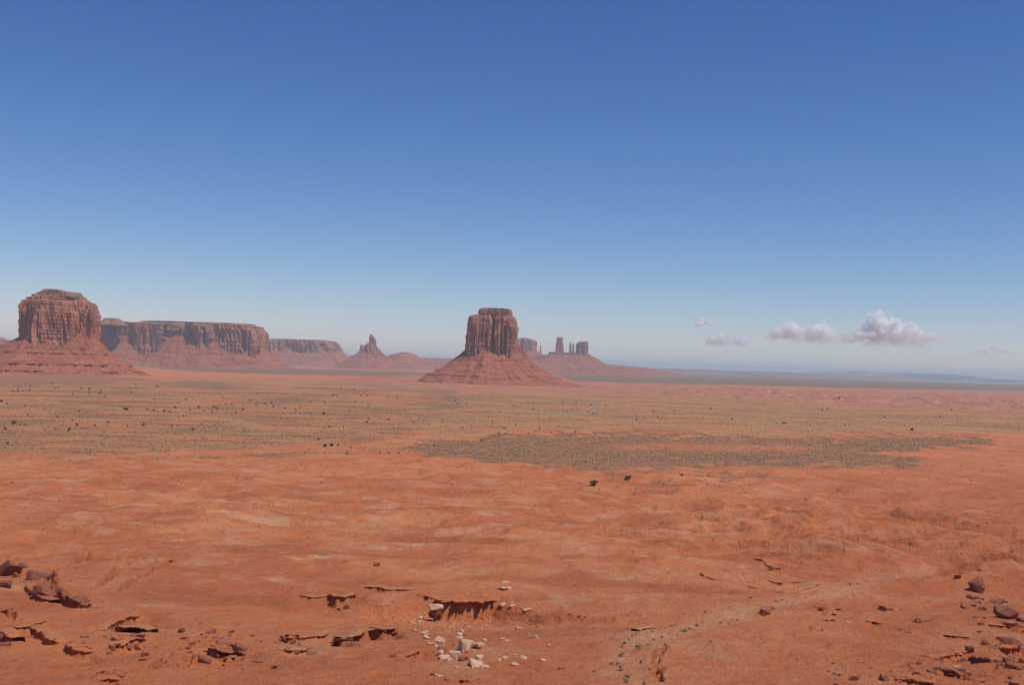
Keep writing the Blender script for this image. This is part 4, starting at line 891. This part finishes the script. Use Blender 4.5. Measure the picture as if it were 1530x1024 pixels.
def plant_tree(g, hpx, label, group, idx):
    s = g[3] / F_PX; me, mt = TREES[idx % 5]
    e = bpy.data.objects.new('juniper', None); COL.objects.link(e)
    h = hpx * s; k = h / 1.7
    e.location = (g[0], g[1], g[2] - .05); e.scale = (k * random.uniform(1.0, 1.35), k * 1.1, k); e.rotation_euler = (0, 0, random.uniform(0, 6))
    tag(e, label, 'tree', group)
    for nm, m_ in (('crown', me), ('trunk', mt)):
        c = bpy.data.objects.new(nm, m_); COL.objects.link(c); c.parent = e
allp = []
for k, T in ((7, T7), (8, T8), (6, T6)):
    ox, oy, s = Z_ZOOM[k]
    for (X, Y, h) in T: allp.append((ox + X / s, oy + (Y + 2) / s, max(h / s * 1.45, 2.4)))
TL = {(14, 287): 'dark juniper leftmost of three in a row beside the tan flat', (44, 284): 'dark juniper middle of three in a row beside the tan flat', (72, 284): 'dark juniper rightmost of three in a row beside the tan flat'}
gs = ground([(a[0], a[1]) for a in allp])
for i, (a, g) in enumerate(zip(allp, gs)):
    if g[3] > 6500 or g[3] < 500: continue
    far = g[3] > 1500
    lab = 'tiny dark juniper dot scattered on the far side of the plain' if far else 'small dark juniper on the near side of the plain'
    plant_tree(g, a[2], lab, 'junipers scattered far out on the plain' if far else 'junipers on the near side of the plain', i)
g2 = ground([(887, 727), (938, 718)])
plant_tree(g2[0], 9.5, 'lone green juniper on the orange slope below the sage bed, left of two', None, 1)
plant_tree(g2[1], 8.0, 'squat juniper leaning on the orange slope below the sage bed, right of two', None, 3)

# ------------------------------------------------------------------ shrubs of the wash
SH = [(425, 468, 46, 30, 'largest pale shrub standing in the middle of the wash bend'), (335, 505, 38, 28, 'pale round shrub left of the largest wash shrub'), (285, 550, 30, 18), (315, 552, 26, 18), (338, 578, 44, 26, 'dark green shrub low in the wash'), (370, 615, 44, 26, 'yellowish shrub lowest in the wash'), (355, 640, 36, 24), (430, 545, 22, 16), (480, 578, 20, 14), (525, 605, 16, 12), (655, 382, 40, 13), (680, 375, 22, 11), (715, 356, 26, 13), (540, 416, 22, 10), (560, 455, 14, 9), (840, 343, 20, 9), (880, 350, 22, 9), (195, 590, 16, 11), (132, 568, 18, 10), (450, 652, 20, 15), (340, 465, 18, 14), (352, 445, 22, 12), (375, 430, 22, 12), (390, 410, 16, 10), (410, 400, 16, 9), (490, 385, 16, 10), (557, 372, 14, 9), (590, 360, 16, 9), (628, 323, 12, 9), (760, 290, 14, 12), (575, 400, 12, 8), (617, 408, 12, 8), (470, 455, 18, 12), (500, 430, 14, 10), (745, 345, 14, 8), (790, 440, 16, 10), (800, 460, 14, 9), (925, 330, 16, 8), (1125, 235, 26, 8), (1155, 228, 20, 8), (1270, 215, 14, 7), (1410, 550, 16, 10), (1420, 600, 20, 12), (1445, 610, 22, 12), (1390, 590, 16, 9), (1225, 530, 20, 8), (40, 575, 18, 11), (20, 580, 18, 12), (75, 298, 16, 8), (120, 310, 18, 8), (150, 315, 14, 8), (575, 88, 12, 8), (900, 185, 18, 8)]
ox, oy, s_ = Z_ZOOM[4]
gs = ground([(ox + a[0] / s_, oy + (a[1] + a[3] * .4) / s_) for a in SH])
SM = []
for i in range(4):
    V, F = crown_mesh(200 + i, 420, .12); V = V * np.array([1.1, 1.1, .75])
    me = bpy.data.meshes.new('desert_shrub'); me.from_pydata([tuple(v) for v in V], [], [tuple(map(int, f)) for f in F]); me.materials.append(M['pshrub']); SM.append(me)
    me2 = me.copy(); me2.materials.clear(); me2.materials.append(M['gshrub']); SM.append(me2)
for i, (a, g) in enumerate(zip(SH, gs)):
    o = bpy.data.objects.new('desert_shrub', SM[(i * 3) % 8] if i not in (0, 1, 5) else SM[0]); COL.objects.link(o)
    w = a[2] / s_ * g[3] / F_PX; h = a[3] / s_ * g[3] / F_PX
    o.scale = (w / 2.0, w / 2.0, max(h / 1.15, w * .35)); o.location = (g[0], g[1], g[2] - .05); o.rotation_euler = (0, 0, i * 1.3)
    lab = a[4] if len(a) > 4 else 'small grey green shrub lining the sandy wash'
    tag(o, lab, 'shrub', 'shrubs lining the wash' if len(a) <= 4 else None)

# ------------------------------------------------------------------ homestead on the plain
def box(bm, c, s):
    m = Matrix.Translation(c) @ Matrix.Diagonal((*s, 1)); bmesh.ops.create_cube(bm, size=1, matrix=m)
def simple_mat(name, c):
    s = NT(name, .6); n = s.noise(s.geo(), 1.2, 4, .6); return s.col(s.mix(s.mr(n, .3, .7), c, tuple(v * .75 for v in c)))
mw, mr_, mg = simple_mat('painted_wall', (.55, .50, .42)), simple_mat('pale_metal_roof', (.50, .43, .34)), simple_mat('dark_window', (.05, .05, .06))
def house(px, py, wpx, label, green=False):
    g = ground([(px, py)])[0]; s = g[3] / F_PX; w = wpx * s; dp = w * .6; h = 2.8
    e = empty('house', (g[0], g[1], g[2]), label, 'house')
    def part(name, f, mat, par):
        bm = bmesh.new(); f(bm); me = bpy.data.meshes.new(name); bm.to_mesh(me); bm.free(); me.materials.append(mat)
        o = bpy.data.objects.new(name, me); COL.objects.link(o); o.parent = par; return o
    part('wall', lambda bm: box(bm, (0, 0, h / 2 - .1), (w, dp, h + .2)), mw, e)
    def roof(bm):
        vs = [bm.verts.new(v) for v in ((-w * .54, -dp * .6, h), (w * .54, -dp * .6, h), (w * .54, dp * .6, h), (-w * .54, dp * .6, h), (-w * .54, 0, h + 1.4), (w * .54, 0, h + 1.4))]
        for f in ((0, 1, 5, 4), (2, 3, 4, 5), (0, 4, 3), (1, 2, 5), (3, 2, 1, 0)): bm.faces.new([vs[i] for i in f])
    part('roof', roof, mr_, e)
    part('door', lambda bm: box(bm, (0, -dp / 2 - .03, 1.05), (1, .06, 2.1)), mg, e)
    for x in (-.3, .3): part('window', lambda bm: box(bm, (w * x, -dp / 2 - .03, 1.6), (1.3, .06, 1.0)), mg, e)
house(886, 618.5, 5, 'small pale roofed house alone on the plain right of the central butte')
house(878, 616.5, 3.2, 'smaller pale shed left beside the pale roofed house')
house(892, 619.5, 3, 'smallest pale shed right beside the pale roofed house')

# ------------------------------------------------------------------ sagebrush, grass tufts and stones nobody could count
def scatter(name, n, dmin, dmax, densf, size, mat, kindlabel, cat, verts, faces, flat=1.0, seed=1, azm=rad(26.5)):
    r = np.random.default_rng(seed)
    d = np.sqrt(r.uniform(dmin ** 2, dmax ** 2, n)); a = r.uniform(-azm, azm, n)
    x = d * np.sin(a); y = d * np.cos(a); keep = r.random(n) < densf(x, y, d); x = x[keep]; y = y[keep]; d = d[keep]
    z = h_full(x, y); k = len(x)
    s = size(r, k, d); th = r.uniform(0, 6.28, k)
    V = verts[None] * (1 + .28 * r.normal(size=(k, len(verts), 3)))
    c, sn = np.cos(th)[:, None], np.sin(th)[:, None]
    X = (V[..., 0] * c - V[..., 1] * sn) * s[:, None] + x[:, None]; Y = (V[..., 0] * sn + V[..., 1] * c) * s[:, None] + y[:, None]
    Z = V[..., 2] * s[:, None] * flat + z[:, None] - .04
    VV = np.stack([X, Y, Z], -1).reshape(-1, 3); FF = (faces[None] + (np.arange(k) * len(verts))[:, None, None]).reshape(-1, faces.shape[1])
    print(name, k)
    o = mesh_np(name, VV, FF, mat, smooth=False); tag(o, kindlabel, cat, kind='stuff'); return o
t = np.linspace(0, 2 * math.pi, 5, endpoint=False)
bv = np.array([[.5 * math.cos(a), .5 * math.sin(a), 0] for a in t] + [[.42 * math.cos(a + .6), .42 * math.sin(a + .6), .38] for a in t] + [[0, 0, .62]])
bf = np.array([[i, (i + 1) % 5, 5 + i] for i in range(5)] + [[(i + 1) % 5, 5 + (i + 1) % 5, 5 + i] for i in range(5)] + [[5 + i, 5 + (i + 1) % 5, 10] for i in range(5)])
def dens_sage(x, y, d):
    lc = land_cover(x, y); v = lc['veg'] ** 1.5 * (1 - .35 * lc['tan']) + .15 * lc['tan']
    return np.clip(v * (.55 + .9 * np.clip(.5 + fbm(x / 35, y / 35, 3, 88), 0, 1)), .012 + .05 * np.clip(fbm(x / 60, y / 60, 3, 89), 0, 1), 1) * np.clip(1500 / d, .2, 1.0)
scatter('sagebrush', 330000, 640, 3600, dens_sage, lambda r, k, d: r.uniform(.55, 1.45, k), M['sage'], 'low grey green sagebrush covering the plain in dense beds', 'sagebrush', bv, bf, 1.0, 3)
def dens_fg(x, y, d): 
    return np.clip(.10 + 1.3 * np.clip(fbm(x / 40, y / 26, 3, 90) - .25, 0, 1), 0, 1)
scatter('grass', 26000, 165, 720, dens_fg, lambda r, k, d: r.uniform(.14, .42, k) * (1 + (d > 420) * .7), M['sage'], 'scattered dry tufts and tiny shrubs on the orange slopes', 'tufts', bv, bf, 1.0, 4)
rv = np.array([[.5, 0, 0], [.1, .5, 0], [-.5, .15, 0], [-.25, -.45, 0], [.25, .2, .42], [-.3, -.05, .35], [.1, -.35, .3]])
rf = np.array([[0, 1, 4], [1, 2, 5], [1, 5, 4], [2, 3, 5], [3, 6, 5], [3, 0, 6], [0, 4, 6], [4, 5, 6]])
RUB = ground([(1490, 985), (1380, 1005), (1480, 905), (325, 970), (185, 955), (60, 870)])[:, :2]
def dens_st(x, y, d):
    q = .05 + .9 * np.clip(fbm(x / 26, y / 20, 3, 92) - .3, 0, 1)
    for c_, r_ in zip(RUB, (13, 11, 9, 10, 8, 9)): q = np.maximum(q, 1.0 * np.exp(-(np.hypot(x - c_[0], y - c_[1]) / r_) ** 2))
    for w, L in zip(_LW, LEDGES):
        c = w.mean(0); q = np.maximum(q, .8 * np.exp(-(np.hypot(x - c[0], y - c[1] + 3) / 9) ** 2))
    return q
scatter('stones', 90000, 165, 560, dens_st, lambda r, k, d: r.uniform(.10, .36, k) * (1 + (d > 350) * .4), M['red'], 'loose small stones strewn over the orange slopes', 'stones', rv, rf, 1.0, 5)
def dens_rub(x, y, d):
    q = 0 * x
    for c_, r_ in zip(RUB, (9, 7, 6, 7, 6, 5)): q = np.maximum(q, np.exp(-(np.hypot(x - c_[0], y - c_[1]) / r_) ** 2))
    return .8 * q
scatter('rubble', 9000, 165, 330, dens_rub, lambda r, k, d: r.uniform(.3, .85, k), M['dark'], 'broken dark rubble packed between the foreground boulders', 'rubble', rv, rf, 1.1, 8)
ptc = LM[:2]
def dens_pale(x, y, d):
    return .9 * np.exp(-((x - ptc[0] - 5) / 11) ** 2 - ((y - ptc[1] + 8) / 12) ** 2)
scatter('pale_stones', 60000, 165, 330, dens_pale, lambda r, k, d: r.uniform(.10, .38, k), M['pale'], 'small pale stones strewn below the overhanging caprock', 'stones', rv, rf, 1.0, 6)

# ------------------------------------------------------------------ clouds (far beyond the haze box, above the horizon)
def m_cloud(dens, zlo, zhi):
    m = bpy.data.materials.new('cloud_vapour'); m.use_nodes = True; t_ = m.node_tree; t_.nodes.clear()
    N = t_.nodes.new; Lk = t_.links.new
    o = N('ShaderNodeOutputMaterial'); v = N('ShaderNodeVolumePrincipled')
    v.inputs['Color'].default_value = (.985, 1, .998, 1); v.inputs['Anisotropy'].default_value = .15
    g = N('ShaderNodeNewGeometry'); sp = N('ShaderNodeSeparateXYZ'); Lk(g.outputs['Position'], sp.inputs[0])
    a = N('ShaderNodeMapRange'); a.interpolation_type = 'SMOOTHSTEP'
    for k_, x_ in zip((1, 2, 3, 4), (zlo, zhi, .03, 1)): a.inputs[k_].default_value = x_
    nz_ = N('ShaderNodeTexNoise'); nz_.inputs['Scale'].default_value = .0016; nz_.inputs['Detail'].default_value = 4; Lk(g.outputs['Position'], nz_.inputs['Vector'])
    b = N('ShaderNodeMapRange')
    for k_, x_ in zip((1, 2, 3, 4), (.36, .54, .12, 1)): b.inputs[k_].default_value = x_
    Lk(nz_.outputs[0], b.inputs[0]); Lk(sp.outputs[2], a.inputs[0])
    q = N('ShaderNodeMath'); q.operation = 'MULTIPLY'; Lk(a.outputs[0], q.inputs[0]); Lk(b.outputs[0], q.inputs[1])
    q2 = N('ShaderNodeMath'); q2.operation = 'MULTIPLY'; Lk(q.outputs[0], q2.inputs[0]); q2.inputs[1].default_value = dens
    Lk(q2.outputs[0], v.inputs['Density']); Lk(v.outputs[0], o.inputs['Volume']); return m
_z = lambda px, py: float(P(px, py, 60000)[2])
MC = m_cloud(.0080, _z(1330, 522), _z(1330, 486)); MCB = m_cloud(.0080, _z(1215, 516), _z(1215, 486)); MC2 = m_cloud(.0090, _z(1090, 521), _z(1090, 500))
MCW = m_cloud(.030, _z(1060, 489), _z(1060, 481)); MCR = m_cloud(.008, _z(1480, 534), _z(1480, 520))
def cloud(pts, label, D=60000, seed=0, mat=None, vox=90):
    pts = [(a_, b_ + .5, c_ * 1.08) for a_, b_, c_ in pts]; r = random.Random(seed); bm = bmesh.new()
    for (px, py, rp) in pts:
        for k in range(14):
            q = P(px + r.gauss(0, rp * .6), py + r.gauss(0, rp * .34) + rp * .1, D + r.gauss(0, rp * 14)); rr = rp * D / F_PX * r.uniform(.30, .60)
            bmesh.ops.create_icosphere(bm, subdivisions=3, radius=rr, matrix=Matrix.Translation(Vector(q)) @ Matrix.Diagonal((1, 1, .8, 1)))
    c = Vector(P(pts[0][0], pts[0][1], D)); bmesh.ops.translate(bm, verts=bm.verts[:], vec=-c)
    me = bpy.data.meshes.new('cloud'); bm.to_mesh(me); bm.free(); me.materials.append(mat or MC)
    o = bpy.data.objects.new('cloud', me); COL.objects.link(o); o.location = c
    m = o.modifiers.new('union', 'REMESH'); m.mode = 'VOXEL'; m.voxel_size = vox
    for sc_, st in ((900, 420), (300, 190)):
        tx_ = bpy.data.textures.new('puffs', 'CLOUDS'); tx_.noise_scale = sc_; tx_.noise_depth = 2
        dm = o.modifiers.new('puffs', 'DISPLACE'); dm.texture = tx_; dm.strength = st; dm.mid_level = .5
    return tag(o, label, 'cloud')
cloud([(1317, 470, 8), (1310, 480, 10), (1326, 480, 11), (1302, 490, 10), (1318, 492, 13), (1336, 490, 13), (1292, 499, 9), (1308, 503, 13), (1328, 505, 15), (1350, 500, 14), (1366, 502, 13), (1383, 503, 12), (1398, 504, 9), (1350, 489, 8), (1366, 495, 8), (1345, 514, 13), (1372, 515, 12), (1395, 518, 7), (1300, 514, 10), (1318, 516, 12), (1405, 505, 6)], 'tallest white cumulus cloud rising to a peak at the right', seed=2, vox=75)
cloud([(1188, 486, 9), (1192, 494, 12), (1178, 497, 11), (1163, 500, 10), (1150, 505, 7), (1205, 497, 12), (1226, 489, 8), (1230, 498, 12), (1215, 505, 12), (1250, 502, 11), (1268, 499, 10), (1280, 503, 11), (1294, 485, 6), (1286, 492, 8), (1292, 500, 10), (1272, 508, 9), (1240, 508, 11), (1190, 506, 11), (1262, 509, 9)], 'long low white cloud bank left of the tallest cumulus', seed=3, vox=75, mat=MCB)
cloud([(1078, 505, 8), (1092, 505, 9), (1104, 509, 8), (1065, 510, 7), (1088, 513, 9), (1112, 516, 5)], 'small puffy cloud under the tiny wisp at the left of the cloud bank', seed=4, mat=MC2)
cloud([(1049, 483, 4), (1054, 483, 5), (1060, 482.5, 5.2), (1066, 483, 4.6), (1070, 483.5, 3.4)], 'tiny oval wisp of cloud farthest left', seed=5, vox=60, mat=MCW)
cloud([(1475, 525, 6), (1488, 522, 6), (1500, 524, 6), (1462, 529, 4)], 'faint small cloud near the right border', seed=6, mat=MCR)

# ------------------------------------------------------------------ haze
def haze():
    bpy.context.view_layer.update(); bm = bmesh.new(); z0 = float(ZMIN) - 3; z1 = max((o.matrix_world @ v.co).z for o in bpy.data.objects if o.type == 'MESH' and o.name.split('.')[0] in ('cliff', 'caprock', 'upper_terrace', 'spire', 'square_tower', 'block_tower', 'block_knob', 'thin_tower') for v in o.data.vertices) + 6; print('haze top', z1); S = 71000
    bmesh.ops.create_cube(bm, size=1, matrix=Matrix.Translation((0, 0, (z0 + z1) / 2)) @ Matrix.Diagonal((2 * S, 2 * S, z1 - z0, 1)))
    me = bpy.data.meshes.new('haze'); bm.to_mesh(me); bm.free()
    m = bpy.data.materials.new('haze_air'); m.use_nodes = True; t_ = m.node_tree; t_.nodes.clear()
    o = t_.nodes.new('ShaderNodeOutputMaterial'); v = t_.nodes.new('ShaderNodeVolumePrincipled')
    v.inputs['Color'].default_value = (.71, .94, 1, 1); v.inputs['Density'].default_value = 3.5e-5; v.inputs['Anisotropy'].default_value = 0.1
    t_.links.new(v.outputs[0], o.inputs['Volume']); me.materials.append(m)
    ob = bpy.data.objects.new('haze', me); COL.objects.link(ob); tag(ob, kind='stuff'); ob['label'] = 'pale blue haze in the air over the valley'
haze()
